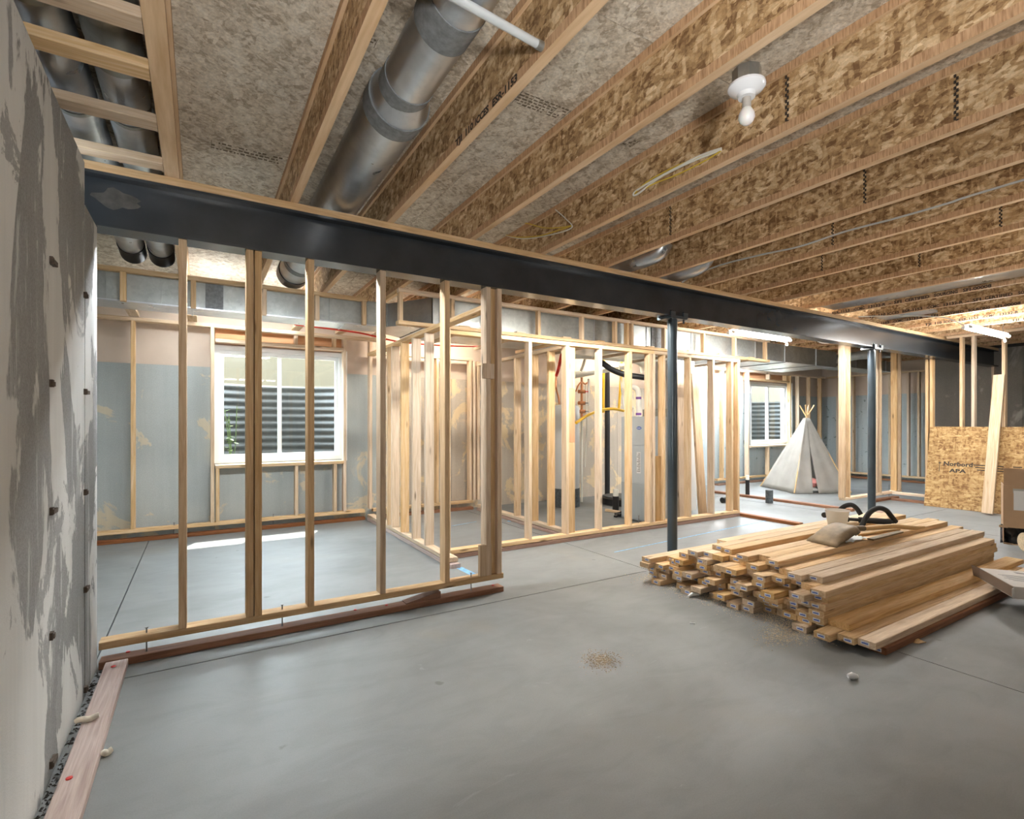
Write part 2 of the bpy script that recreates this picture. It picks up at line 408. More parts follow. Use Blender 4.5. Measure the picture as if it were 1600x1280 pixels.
def lumber_mesh(L, W, T, mat, e=0.003):
    key = (round(L, 3), round(W, 4), round(T, 4), mat)
    if key not in CACHE:
        h, t = W/2, T/2; e = min(e, T/6)
        sec = [(-h+e, -t), (h-e, -t), (h, -t+e), (h, t-e), (h-e, t), (-h+e, t), (-h, t-e), (-h, -t+e)]
        vs = [(x, a, b) for x in (-L/2, L/2) for a, b in sec]
        fs = [(k, (k+1) % 8, 8 + (k+1) % 8, 8 + k) for k in range(8)] + [tuple(reversed(range(8))), tuple(range(8, 16))]
        me = bpy.data.meshes.new('lumber'); me.from_pydata(vs, [], fs); me.update()
        me.materials.append(M[mat]); CACHE[key] = me
    return CACHE[key]
def lum(name, x0, x1, y0, y1, z0, z1, mat='pine', parent=None):
    """an eased-edge board that fills the box, grain along its longest side"""
    dims = [x1-x0, y1-y0, z1-z0]; ax = sorted(range(3), key=lambda i: -dims[i])
    o = bpy.data.objects.new(name, lumber_mesh(dims[ax[0]], dims[ax[1]], dims[ax[2]], mat)); COL.objects.link(o)
    E = [Vector((1,0,0)), Vector((0,1,0)), Vector((0,0,1))]
    ex, ey = E[ax[0]], E[ax[1]]; ez = ex.cross(ey)
    m = Matrix((ex, ey, ez)).transposed().to_4x4(); m.translation = ((x0+x1)/2, (y0+y1)/2, (z0+z1)/2)
    o.matrix_basis = m
    return par(o, parent)
def lum_dir(name, p0, p1, wdir, W, T, mat='pine', parent=None):
    """board from p0 to p1 (centre line), its width along wdir"""
    p0, p1 = Vector(p0), Vector(p1); ex = (p1 - p0).normalized()
    ey = Vector(wdir); ey = (ey - ex * ey.dot(ex)).normalized(); ez = ex.cross(ey)
    o = bpy.data.objects.new(name, lumber_mesh((p1 - p0).length, W, T, mat)); COL.objects.link(o)
    m = Matrix((ex, ey, ez)).transposed().to_4x4(); m.translation = (p0 + p1) / 2
    o.matrix_basis = m
    return par(o, parent)
def text(name, body, size, origin, xdir, ydir, mat, parent, width=None, shear=0.0):
    """flat lettering as a thin mesh"""
    cu = bpy.data.curves.new('lettering', 'FONT'); cu.body = body; cu.size = size; cu.shear = shear
    cu.space_word = 0.5; cu.extrude = 0.0004; cu.offset = size * 0.035; cu.resolution_u = 2
    t = bpy.data.objects.new('lettering', cu); COL.objects.link(t)
    me = bpy.data.meshes.new_from_object(t.evaluated_get(bpy.context.evaluated_depsgraph_get()))
    bpy.data.objects.remove(t); bpy.data.curves.remove(cu)
    me.materials.clear(); me.materials.append(M[mat])
    o = bpy.data.objects.new(name, me); COL.objects.link(o)
    x, y = Vector(xdir).normalized(), Vector(ydir).normalized(); z = x.cross(y)
    k = 1.0
    if width:
        w = max(v.co.x for v in me.vertices) - min(v.co.x for v in me.vertices); k = width / w
    m = Matrix((x * k, y, z)).transposed().to_4x4(); m.translation = Vector(origin)
    o.matrix_basis = m
    return par(o, parent)
def bez(p, n=14):
    """smooth path through points (Catmull-Rom)"""
    p = [Vector(q) for q in p]; q = [p[0]] + p + [p[-1]]; out = []
    for i in range(1, len(q) - 2):
        for k in range(n):
            t = k / n; a, b, c, d = q[i-1], q[i], q[i+1], q[i+2]
            out.append(0.5 * ((2*b) + (c-a)*t + (2*a-5*b+4*c-d)*t*t + (3*b-a-3*c+d)*t**3))
    return out + [p[-1]]

# ================================================================== STRUCTURE
def struct(o): return tag(o, kind='structure')
WL = -0.45                     # face of the near left wall
# floor: dark bed with slabs on it, the control joints are the gaps
floor = struct(box('floor', -2.2, 13.4, -3.3, 7.1, -0.14, -0.03, 'gap'))
xs = [-2.2, -0.47, 3.27, 7.6, 13.4]; ys = [-3.3, 3.147, 7.1]
for i in range(4):
    for j in range(2):
        g = 0.004
        box('floor_slab', xs[i] + g, xs[i+1] - g, ys[j] + g, ys[j+1] - g, -0.03, 0.0, 'floor', floor)
def ribbon(name, p, q, w, mat, parent, h=0.0008):
    p, q = Vector(p), Vector(q); d = (q - p).normalized(); n = Vector((-d.y, d.x, 0)) * w / 2
    return MB().obox((p + q) / 2 + Vector((0, 0, h / 2)), (q - p) / 2, n, (0, 0, h / 2)).build(name, mat, parent)
ribbon('chalk_line', on_z(960, 863, 0), on_z(1205, 812, 0), 0.016, 'chalk', floor)
ribbon('chalk_line', on_z(717, 887, 0), on_z(742, 899, 0), 0.06, 'chalk', floor)
ribbon('chalk_line', on_z(706, 822, 0), on_z(745, 815, 0), 0.012, 'chalk', floor)
ribbon('chalk_line', on_z(795, 815, 0), on_z(800, 812, 0), 0.05, 'chalk', floor)

# ceiling: subfloor sheets
ceiling = struct(box('ceiling', -2.2, 13.4, -3.3, 7.2, 2.895, 2.97, 'gap'))
ZS = 2.87
y = 1.564 - 1.22 * 4; row = 0
while y < 7.15:
    x = -2.2 - (1.22 if row % 2 else 0.35)
    while x < 13.4:
        a, b = max(x, -2.2), min(x + 2.44, 13.4)
        c, d = max(y, -3.3), min(y + 1.22, 7.2)
        if b - a > 0.05 and d - c > 0.05:
            box('subfloor_panel', a + 0.0015, b - 0.0015, c + 0.0015, d - 0.0015, ZS, 2.893, 'sub', ceiling)
        x += 2.44
    y += 1.22; row += 1

def stamp(u0, v0, u1, v1, rows, cols, seed):
    """printed mill stamp on the underside of the subfloor: rules and short lines of type"""
    rr = random.Random(seed); a, b = on_z(u0, v0, ZS), on_z(u1, v1, ZS); m = MB(); z = ZS - 0.0006
    x0, x1 = sorted((a.x, b.x)); y0, y1 = sorted((a.y, b.y))
    for r in range(rows):
        yy = y0 + (y1 - y0) * (r + 0.5) / rows; x = x0
        while x < x1:
            w = rr.uniform(0.008, 0.028); h = (y1 - y0) / rows * 0.32
            if rr.random() < 0.8: m.box(x, min(x + w, x1), yy - h * rr.uniform(.4, 1), yy + h * rr.uniform(.4, 1), z, z + 0.0005)
            x += w + 0.008
    for c in range(cols + 1):
        x = x0 + (x1 - x0) * c / max(cols, 1); m.box(x - 0.0012, x + 0.0012, y0, y1, z, z + 0.0005)
    o = m.build('mill_stamp', 'ink_faded', ceiling); o['kind'] = 'stuff'
M['ink_faded'] = plain('faded_print_ink', (0.16, 0.125, 0.085), 0.85)
stamp(800, 160, 893, 172, 5, 4, 1)
stamp(330, 232, 442, 246, 3, 0, 2)
stamp(500, 268, 512, 270, 3, 1, 3)
stamp(572, 70, 590, 62, 3, 1, 4)
stamp(697, 115, 725, 125, 2, 2, 5)
stamp(970, 226, 1000, 220, 3, 2, 6)
stamp(222, 205, 250, 212, 3, 0, 7)

# near left foundation wall with form panels
wall_left = struct(box('wall_left', -0.68, WL - 0.02, -3.3, 3.01, -0.03, 2.44, 'gap'))
box('beam_seat', -0.68, WL - 0.02, 3.01, 3.34, -0.03, 2.25, 'gap', wall_left)
joints = [3.345, 3.021, 2.378, 1.77, 1.16, 0.55, -0.06, -0.67, -1.28, -1.89, -2.5, -3.3]
for i in range(len(joints) - 1):
    b, a = joints[i], joints[i+1]
    box('concrete_panel', WL - 0.02, WL + R.uniform(-0.002, 0.002), a + 0.005, b - 0.005, -0.03, 2.25 if i == 0 else 2.44, 'wall_l', wall_left)
box('concrete_end', -0.68, WL - 0.005, 3.335, 3.345, -0.03, 2.25, 'wall_l', wall_left)
for u, vs in ((78, (408, 600, 800, 995, 1195)), (132, (462, 613, 770, 922, 1078))):
    for k, v in enumerate(vs):
        p = on_x(u, v, WL); big = (k + (u > 100)) % 2 == 0
        mb = MB(); h = 0.008
        w = 0.05 if big else 0.016
        mb.obox((WL + 0.004, p.y + w * 0.4, p.z), (0.009, 0, 0), (0, w * 0.6, 0), (0, 0, h))
        mb.obox((WL + 0.003, p.y, p.z + 0.002), (0.007, 0, 0), (0, 0.012, 0), (0, 0, 0.013))
        mb.build('form_tie', 'rust', wall_left)
box('rim_board', -0.95, -0.90, -3.3, 3.12, 2.44, 2.895, 'web', wall_left)
box('wall_cap', -0.95, -0.68, -3.3, 3.01, 2.40, 2.44, 'wall_l', wall_left)
lum('sill_plate', -0.66, -0.53, -3.3, 3.0, 2.442, 2.48, 'pine', wall_left)
struct(box('wall_left_return', -2.2, -0.68, 3.12, 3.34, -0.03, 2.87, 'wall_l'))
struct(box('wall_left_rear', -2.2, -2.0, 3.34, 7.1, -0.03, 2.87, 'wall_b'))
# far wall: beige upper band, concrete lower band, openings for two windows
YW = 6.9
WZ0, WZ1, ZB = 0.79, 2.165, 1.90
mb = MB()
segs = [-2.2, 0.14, 1.60, 10.20, 11.68, 13.4]
for i in range(5):
    z0 = WZ1 if i in (1, 3) else ZB
    mb.box(segs[i], segs[i+1], YW, 7.1, z0, 2.895)
wall_back = struct(mb.build('wall_back', 'band'))
for x0, x1, m in ((-2.2, 0.14, 'wall_b'), (1.60, 2.05, 'wall_b'), (2.05, 8.5, 'wall_m'), (8.5, 10.20, 'wall_fr'), (11.68, 13.4, 'wall_fr')):
    nseg = max(1, round((x1 - x0) / 1.0)); w = (x1 - x0) / nseg
    for k in range(nseg):
        box('concrete_panel', x0 + k*w + 0.002, x0 + (k+1)*w - 0.002, YW - 0.03, 7.1, -0.03, ZB, m, wall_back)
for x0, x1, m in ((0.14, 1.60, 'wall_b'), (10.20, 11.68, 'wall_fr')):
    box('concrete_panel', x0 + 0.002, x1 - 0.002, YW - 0.03, 7.1, -0.03, WZ0, m, wall_back)
# right walls with the jog behind the beam end
wall_right = struct(box('wall_right', 11.97, 12.2, -3.3, 4.21, -0.03, 2.87, 'gap'))
yy = [4.21, 3.6, 2.99, 2.38, 1.77, 1.16, 0.55, -0.6, -1.9, -3.3]
for a, b in zip(yy[1:], yy[:-1]):
    box('concrete_panel', 11.95, 11.97, a + 0.003, b - 0.003, -0.03, 2.57, 'wall_r', wall_right)
struct(box('wall_right_return', 12.2, 13.4, 4.0, 4.21, -0.03, 2.87, 'wall_r'))
wr2 = struct(box('wall_right_rear', 13.1, 13.4, 4.21, 6.9, ZB, 2.87, 'band'))
for k in range(3):
    box('concrete_panel', 13.08, 13.4, 4.21 + k*0.89 + 0.002, 4.21 + (k+1)*0.89 - 0.002, -0.03, ZB, 'wall_fr', wr2)
struct(box('wall_front', -0.95, 12.2, -3.5, -3.3, -0.03, 2.895, 'wall_l'))

# windows
def window(n, x0, x1, deep):
    w = bpy.data.objects.new('window_%d' % n, None); COL.objects.link(w); w.location = (x0, YW, WZ0); struct(w)
    yo, yi = 6.885, 7.0
    fr = MB()
    t = 0.055
    fr.box(x0, x0 + t, yo, yi, WZ0, WZ1).box(x1 - t, x1, yo, yi, WZ0, WZ1)
    fr.box(x0 + t, x1 - t, yo, yi, WZ0, WZ0 + t).box(x0 + t, x1 - t, yo, yi, WZ1 - t, WZ1)
    fr.build('window_frame', 'white', w)
    xm = x0 + (x1 - x0) * 0.47
    for k, (a, b, dy) in enumerate(((x0 + t, xm + 0.03, 0.0), (xm - 0.005, x1 - t, 0.035))):
        sa = MB(); s = 0.042; p, q = yo + 0.025 + dy, yo + 0.055 + dy
        za, zb = WZ0 + t, WZ1 - t
        sa.box(a, a + s, p, q, za, zb).box(b - s, b, p, q, za, zb).box(a + s, b - s, p, q, za, za + s).box(a + s, b - s, p, q, zb - s, zb)
        so = sa.build('sash', 'white', w)
        box('pane', a + s, b - s, (p + q)/2 - 0.003, (p + q)/2 + 0.003, za + s, zb - s, 'glass', so)
    box('jamb_lining', x1, x1 + 0.03, yo - 0.06, yo + 0.0, WZ0 - 0.02, WZ1 + 0.02, 'white', w)
    return w
window(1, 0.14, 1.60, True)
window(2, 10.20, 11.68, True)

# outside: window wells, soil, tan garden wall
def well(cx):
    mb = MB(); rows = 104; n = 22; z0, z1 = 0.45, 1.775
    for i in range(rows + 1):
        z = z0 + (z1 - z0) * i / rows
        r = 0.90 + 0.009 * math.sin(i / rows * math.pi * 2 * 13)
        for k in range(n + 1):
            a = math.pi * k / n
            mb.v.append((cx + r * 1.08 * math.cos(a), 7.12 + r * math.sin(a), z))
    for i in range(rows):
        for k in range(n):
            a = i*(n+1) + k; mb.f.append((a, a+1, a+n+2, a+n+1))
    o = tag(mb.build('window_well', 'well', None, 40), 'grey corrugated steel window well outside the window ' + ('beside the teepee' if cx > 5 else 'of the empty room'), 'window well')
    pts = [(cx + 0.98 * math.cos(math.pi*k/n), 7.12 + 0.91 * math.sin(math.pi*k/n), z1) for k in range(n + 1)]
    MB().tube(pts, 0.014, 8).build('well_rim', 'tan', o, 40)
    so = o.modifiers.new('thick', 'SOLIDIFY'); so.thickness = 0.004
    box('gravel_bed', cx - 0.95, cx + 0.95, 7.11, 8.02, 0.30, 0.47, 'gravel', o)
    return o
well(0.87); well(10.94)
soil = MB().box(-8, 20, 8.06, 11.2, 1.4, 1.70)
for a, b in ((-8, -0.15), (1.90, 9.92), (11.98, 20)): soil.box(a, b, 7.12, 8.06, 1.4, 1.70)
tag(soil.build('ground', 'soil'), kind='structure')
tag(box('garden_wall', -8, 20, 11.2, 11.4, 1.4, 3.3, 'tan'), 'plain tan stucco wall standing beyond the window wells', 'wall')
def plant(p, n, h):
    t = thing('weed_plant', 'bright green leafy weed growing in the window well', 'plant', p)
    st = MB(); lf = []
    for i in range(5):
        q = Vector(p) + Vector((R.uniform(-.08, .14), R.uniform(-.08, .08), h * R.uniform(.7, 1)))
        st.tube([p, (Vector(p) + q) / 2 + Vector((.02, 0, 0)), q], 0.004, 5)
        for j in range(n):
            c = Vector(p).lerp(q, R.uniform(0.25, 1)); a = R.uniform(0, 6.28)
            lf.append((c, Vector((math.cos(a), math.sin(a), R.uniform(-.3, .5)))))
    st.build('stem', 'leaf', t)
    for c, d in lf:
        d.normalize(); u, w = perp(d); L = R.uniform(.05, .09)
        m = MB(); m.add([c, c + d*L*.5 + u*L*.3, c + d*L, c + d*L*.5 - u*L*.3, c + d*L*.5 + w*.004], [(0,1,4), (1,2,4), (2,3,4), (3,0,4)])
        m.build('leaf', 'leaf', t)
plant((0.32, 7.32, 0.472), 9, 1.0)

# ================================================================== JOISTS
ZJ = 2.57
JR = [-0.096, 0.502, 1.09, 1.69, 2.30, 2.945] + [3.555 + 0.61 * i for i in range(16)]
jlab = ['wooden I-joist beside the two small ducts, short blocks nailed to it',
        'wooden I-joist between the bare subfloor bay and the large round duct',
        'wooden I-joist where the white conduit stops, between large duct and lamp socket',
        'wooden I-joist carrying the white lamp socket',
        'wooden I-joist with the loop of white and yellow cable on its web',
        'wooden I-joist next past the joist with the cable loop',
        'wooden I-joist next before the joist with the long grey cable',
        'wooden I-joist with the long grey cable along its web',
        'wooden I-joist next past the long grey cable joist',
        'wooden I-joist halfway between the long grey cable and the flat white duct',
        'wooden I-joist edging the flat white duct, without lettering',
        'lettered wooden I-joist edging the flat white duct',
        'lettered wooden I-joist one bay past the flat white duct',
        'lettered wooden I-joist beside the short crumpled sheet metal',
        'lettered wooden I-joist past the short crumpled sheet metal',
        'lettered wooden I-joist just before the hanging shop light over the OSB sheet']
JOISTS = []
for i, xr in enumerate(JR):
    if xr > 13.0: break
    w = 0.066 if i == 0 else 0.044
    lab = jlab[i] if i < len(jlab) else 'wooden I-joist above the shop light end, near the dark right wall'
    t = thing('i_joist', lab, 'joist', (xr - w/2, 1.9, ZJ), 'i-joists under the subfloor')
    y1 = 6.88; y0 = -3.28 if xr < 11.9 else 4.26
    for nm, z0, z1, ww, m in (('bottom_flange', ZJ, ZJ + 0.038, w, 'flange'), ('top_flange', ZS - 0.038, ZS - 0.001, w, 'flange'), ('web', ZJ + 0.038, ZS - 0.038, 0.011, 'web')):
        xm = xr - w/2
        me_key = (nm, w, y0)
        if me_key not in CACHE:
            L = (y1 - y0) / 2
            mm = MB().box(-ww/2, ww/2, -L, L, z0 - (z0+z1)/2, z1 - (z0+z1)/2).build(nm, m)
            CACHE[me_key] = mm.data; bpy.data.objects.remove(mm)
        o = bpy.data.objects.new(nm, CACHE[me_key]); COL.objects.link(o)
        o.location = (xm, (y1 + y0)/2, (z0+z1)/2); par(o, t)
    JOISTS.append(t)
PRINT = 'TJI 110 ICCES ESR-1153 -CCMC 13132-R - SFI CERTIFIED SOURCING SFI-00008'
def printed(i, y, words):
    for wd in words.split():
        text('lettering', wd, 0.043, (JR[i] - 0.0450, y, ZJ + 0.004), (0, -1, 0), (0, 0, 1), 'ink', JOISTS[i], 0.0245 * len(wd))
        y -= 0.0265 * (len(wd) + 0.9)
for i, off in ((11, 3.70), (12, 3.21), (13, 3.80), (14, 3.07), (15, 2.36)): printed(i, off, PRINT)
printed(2, 2.25, 'TJI 110 ICCES ESR-1153')
for i, yj in ((4, 1.35), (5, 0.95), (5, 2.6), (6, 1.6), (7, 2.1), (8, 1.3), (8, 2.5), (9, 2.0)):   # glued finger joints in the webs
    mb = MB(); xw = JR[i] - 0.0275
    for k in range(16):
        z = ZJ + 0.045 + k * 0.0137
        mb.obox((xw - 0.0004, yj + (0.004 if k % 2 else -0.004), z), (0.0006, 0, 0), (0, 0.005, 0), (0, 0, 0.0075))
    mb.build('finger_joint', 'ink', JOISTS[i])
# blocks between the first joist and the left wall
for k, (u, v) in enumerate(((222, 28), (232, 107), (248, 192), (255, 257))):
    yb = on_z(u, v, ZJ).y
    lab = ['short pine block nailed under the ducts, farthest from the steel beam', 'short pine block under the duct elbows', 'short pine block second from the steel beam', 'short dark pine block next to the steel beam'][k]
    tag(lum('duct_block', -0.62, -0.164, yb - 0.0, yb + 0.089, ZJ + 0.0, ZJ + 0.038, 'pine'), lab, 'lumber block', 'blocks under the small ducts')

# ================================================================== STEEL BEAM, POSTS
YB0, YB1 = 3.30, 3.44
beam = thing('steel_beam', 'charcoal painted steel I-beam spanning the basement', 'beam', (5.7, 3.37, 2.25))
XB0, XB1 = -0.66, 12.0
box('bottom_flange', XB0, XB1, YB0, YB1, 2.25, 2.264, 'steel', beam)
box('top_flange', XB0, XB1, YB0, YB1, 2.511, 2.525, 'steel', beam)
box('web', XB0, XB1, 3.362, 3.378, 2.264, 2.511, 'steel', beam)
wc = on_y(182, 312, 3.3615); mb = MB(); n = 26
ri = [0.9 + 0.14 * math.sin(k * 1.1) + R.uniform(-0.08, 0.08) for k in range(n)]
for yy_ in (3.3612, 3.3619):
    mb.v += [(wc.x + 0.10 * ri[k] * math.cos(2*math.pi*k/n), yy_, wc.z + 0.055 * ri[k] * math.sin(2*math.pi*k/n)) for k in range(n)]
mb.f = [tuple(range(n)), tuple(range(2*n - 1, n - 1, -1))] + [(k, n + k, n + (k+1) % n, (k+1) % n) for k in range(n)]
mb.build('worn_paint', 'steel_worn', beam)
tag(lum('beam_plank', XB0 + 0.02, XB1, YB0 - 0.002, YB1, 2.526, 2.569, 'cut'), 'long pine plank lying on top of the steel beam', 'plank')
for k, (u, lab) in enumerate(((1050.5, 'dark steel post beside the lumber stack'), (1362, 'dark steel post behind the lumber stack, near the teepee'))):
    x = on_y(u, 640, 3.37).x
    t = thing('steel_post', lab, 'post', (x, 3.37, 0))
    MB().lathe([(0.046, 0.012), (0.046, 2.225)], (x, 3.37, 0), 28).build('tube', 'post', t, 40)
    box('base_plate', x - 0.09, x + 0.09, 3.28, 3.46, 0.0, 0.012, 'post', t)
    box('cap_plate', x - 0.11, x + 0.11, 3.285, 3.455, 2.225, 2.249, 'post', t)
    for sx in (-1, 1):
        MB().tube([(x + sx*0.085, 3.31, 2.19), (x + sx*0.085, 3.31, 2.30)], 0.009, 8).build('bolt', 'steel', t, 40)
        MB().obox((x + sx*0.085, 3.29, 2.262), (0.03, 0, 0), (0, 0.008, 0), (0, 0, 0.022)).build('clip', 'post', t)

# ================================================================== STUD WALLS
PT_T = 0.038
def spike(x, y, z0, z1, parent):
    mb = MB().tube([(x, y, z0), (x, y, z1)], 0.004, 6); mb.lathe([(0.009, z1), (0.009, z1 + 0.003)], (x, y, 0), 8)
    return mb.build('spike', 'nail', parent)

# --- A: under the steel beam
A = thing('stud_wall', 'open pine stud wall hanging under the steel beam beside the left concrete wall', 'stud wall', (0.75, 3.355, 0.10))
ya, yb = 3.312, 3.401
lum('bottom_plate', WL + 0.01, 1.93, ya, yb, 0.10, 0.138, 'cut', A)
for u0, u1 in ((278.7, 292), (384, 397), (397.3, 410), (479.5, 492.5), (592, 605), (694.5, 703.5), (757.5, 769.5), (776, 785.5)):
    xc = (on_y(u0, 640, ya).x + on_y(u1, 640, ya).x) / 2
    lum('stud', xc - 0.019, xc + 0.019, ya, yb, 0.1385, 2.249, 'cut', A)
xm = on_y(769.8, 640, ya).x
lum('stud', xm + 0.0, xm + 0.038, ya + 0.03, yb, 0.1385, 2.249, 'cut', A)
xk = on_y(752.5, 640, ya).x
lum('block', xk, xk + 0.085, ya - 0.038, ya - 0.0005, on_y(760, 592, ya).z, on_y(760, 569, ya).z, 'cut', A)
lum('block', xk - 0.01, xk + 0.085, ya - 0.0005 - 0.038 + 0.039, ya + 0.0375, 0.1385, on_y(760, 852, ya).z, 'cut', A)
for u in (229, 441, 736): spike(on_y(u, 950, 3.35).x, 3.35, 0.036, 0.165, A)
fp = tag(lum('floor_plate', WL + 0.01, 1.93, 3.31, 3.40, 0.0005, PT_T, 'pt'), 'red-brown treated plate on the floor below the hanging stud wall', 'floor plate')
for u, v in ((203, 1010), (604, 946), (553, 951), (770, 915)):
    p = on_z(u, v, PT_T); MB().lathe([(0.010, 0.0), (0.010, 0.004), (0.004, 0.006)], (p.x, min(max(p.y, 3.32), 3.39), PT_T), 8).build('nail_cap', 'red', fp, 40)
w = MB(); p = on_z(640, 938, PT_T)
xw0, xw1 = on_y(636, 930, 3.30).x, on_y(690, 930, 3.30).x
w.add([(xw0, 3.315, .0385), (xw1, 3.315, .0385), (xw1, 3.395, .0385), (xw0, 3.395, .0385), (xw1, 3.315, .085), (xw1, 3.395, .085), (xw0, 3.315, .045), (xw0, 3.395, .045)],
      [(0,3,2,1), (0,1,4,6), (1,2,5,4), (2,3,7,5), (3,0,6,7), (6,4,5,7)])
tag(w.build('wedge_block', 'pt'), 'scrap treated wedge between the floor plate and the hanging stud wall', 'lumber block')
# board along the left wall
lb = tag(lum('floor_board', -0.412, -0.318, -1.0, 3.30, 0.0005, PT_T, 'ptgrey'), 'weathered pinkish board lying along the foot of the left concrete wall', 'board')
for u, v in ((177, 1042), (108, 1217)):
    p = on_z(u, v, PT_T); MB().lathe([(0.010, 0.0), (0.010, 0.004), (0.004, 0.006)], (p.x, p.y, PT_T), 8).build('nail_cap', 'red', lb, 40)
def roll(p, q, r, label):
    p, q = Vector(p), Vector(q); pts = [p.lerp(q, k/8) + Vector((0, 0, 0.004 * math.sin(k))) for k in range(9)]
    tag(MB().tube(pts, [r * (0.75 + 0.25 * math.sin(math.pi * (k + 1) / 10)) for k in range(9)], 10).build('foam_rod', 'foamw', None, 60), label, 'foam rod')
p = on_z(137, 1124, PT_T + 0.012); roll(p + Vector((-0.04, 0.0, 0.001)), p + Vector((0.035, 0.008, 0.001)), 0.012, 'cream foam scrap lying across the weathered board')
p = on_z(164, 1178, 0.012); roll(p + Vector((-0.012, 0.0, 0)), p + Vector((0.02, 0.015, 0)), 0.012, 'cream foam scrap on the floor beside the weathered board')

# --- B: furring frame in front of the far wall, with the window opening
def frame_x(name, label, y0, x0, x1, zb, zt, stud_us, extra=None, mat='pine', fplabel=None, floor_plate=True):
    """stud frame running along X; stud_us = pixel columns of the studs' front faces"""
    t = thing(name, label, 'stud wall', ((x0 + x1)/2, y0 + 0.045, zb))
    lum('bottom_plate', x0, x1, y0, y0 + 0.089, zb, zb + 0.038, mat, t)
    lum('top_plate', x0, x1, y0, y0 + 0.089, zt - 0.038, zt, mat, t)
    for u in stud_us:
        xc = on_y(u, 640, y0).x
        lum('stud', xc - 0.019, xc + 0.019, y0, y0 + 0.089, zb + 0.0385, zt - 0.0385, mat, t)
    if floor_plate:
        tag(lum('floor_plate', x0, x1, y0 - 0.015, y0 + 0.074, 0.0005, min(PT_T, zb - 0.001), 'pt'), fplabel, 'floor plate')
    return t
YF = 6.715
Bf = frame_x('stud_wall', 'pine stud frame around the window of the empty left room', YF, -1.9, 1.83, 0.095, 2.375,
             (207.5, 332, 539, 579.5), fplabel='treated floor plate below the window of the empty left room')
def opening(t, y0, x0, x1, lows, heads):
    lum('window_sill', x0 - 0.0, x1 + 0.0, y0 - 0.004, YW - 0.036, WZ0 - 0.05, WZ0 - 0.012, 'pine', t)
    lum('header', x0, x1, y0, y0 + 0.089, WZ1 + 0.01, WZ1 + 0.048, 'pine', t)
    for u in lows:
        xc = on_y(u, 760, y0).x
        lum('cripple_stud', xc - 0.019, xc + 0.019, y0, y0 + 0.089, 0.1335, WZ0 - 0.0505, 'pine', t)
    for u in heads:
        xc = on_y(u, 530, y0).x
        lum('cripple_stud', xc - 0.019, xc + 0.019, y0, y0 + 0.089, WZ1 + 0.0485, 2.3365, 'pine', t)
    lum('header_board', x0, x1, YW - 0.042, YW - 0.004, WZ1 + 0.015, WZ1 + 0.22, 'header', t)
opening(Bf, YF, 0.145, 1.565, (340, 463.5, 524), (463, 523))
for u in (226, 507): pass
for u, v in ((427, 815), (272, 823)): spike(on_y(u, v, YF + .04).x, YF + 0.04, 0.03, 0.16, Bf)
lum('ledger', on_y(366, 520, 6.55).x, 2.0, 6.50, 6.589, 2.30, 2.338, 'pine', Bf)
for u in (203, 300, 470, 541, 600):
    xc = on_y(u, 490, 6.3).x
    lum('ledger_block', xc - 0.045, xc + 0.045, 6.30, 6.70, 2.376, 2.414, 'pine', Bf)
# red PEX tube over the frames
tag(MB().tube(bez([(0.9, 6.20, 2.36), (1.6, 6.18, 2.33), (2.2, 6.18, 2.26), (3.2, 6.16, 2.29), (3.9, 6.2, 2.42), (4.143, 6.2, 2.558)]), 0.010, 8).build('red_water_tube', 'red_wire', None, 60), 'thin red water tube sagging above the far stud frames', 'tube')

# --- C: side wall of the empty room, running away from the viewer
XC = 1.84
C = thing('stud_wall', 'pine stud wall with closely set studs dividing the empty room from the storage bay', 'stud wall', (XC + 0.045, 5.2, 0.045))
lum('bottom_plate', XC, XC + 0.089, 4.10, 6.64, 0.045, 0.083, 'pine', C)
lum('top_plate', XC, XC + 0.089, 3.45, 6.64, 2.12, 2.158, 'pine', C)
for u in (664.8, 644.8, 627, 612.5, 605.5, 690):
    yc = on_x(u, 640, XC).y
    lum('stud', XC, XC + 0.089, yc, yc + 0.038, 0.0835, 2.1195, 'pine', C)
spike(XC + 0.045, on_x(623, 815, XC).y, 0.03, 0.14, C); spike(XC + 0.06, 4.75, 0.03, 0.14, C)
tag(lum('floor_plate', XC, XC + 0.089, 4.05, 6.65, 0.0005, PT_T, 'ptgrey'), 'pale floor plate below the closely set stud wall', 'floor plate')

# --- D: front of the furnace room
YD = 4.345
D = thing('stud_wall', 'long pine stud wall in front of the furnace and water heater', 'stud wall', (4.1, YD + 0.045, 0.045))
lum('bottom_plate', 1.935, 6.22, YD, YD + 0.089, 0.045, 0.083, 'pine', D)
lum('top_plate', 1.935, 4.60, YD, YD + 0.089, 2.075, 2.113, 'pine', D)
lum('top_plate', 4.602, 6.22, YD, YD + 0.089, 2.075, 2.113, 'pine', D)
for u in (826.4, 885, 937, 984, 1015.3, 1020.5, 1036.5, 1077.3, 1113.8, 1143, 1153):
    x0 = on_y(u, 640, YD).x
    lum('stud', x0, x0 + 0.038, YD, YD + 0.089, 0.0835, 2.0745, 'pine', D)
x0 = on_y(891, 640, YD).x
lum('jack_stud', x0, x0 + 0.089, YD + 0.03, YD + 0.068, 0.0835, 1.05, 'pine', D)
lum('jack_stud', x0, x0 + 0.089, YD + 0.03, YD + 0.068, 1.052, 1.62, 'header', D)
lum('jack_stud', x0, x0 + 0.089, YD + 0.03, YD + 0.068, 1.622, 2.0745, 'pine', D)
x0 = on_y(1027.5, 700, YD).x
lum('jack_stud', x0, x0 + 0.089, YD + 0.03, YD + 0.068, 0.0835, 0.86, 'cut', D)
for u in (757, 1145, 998): spike(on_y(u, 800, YD + .045).x, YD + 0.045, 0.03, 0.17, D)
tag(lum('floor_plate', 1.93, 6.22, YD, YD + 0.089, 0.0005, PT_T, 'pt'), 'red-brown floor plate below the long furnace room stud wall', 'floor plate')
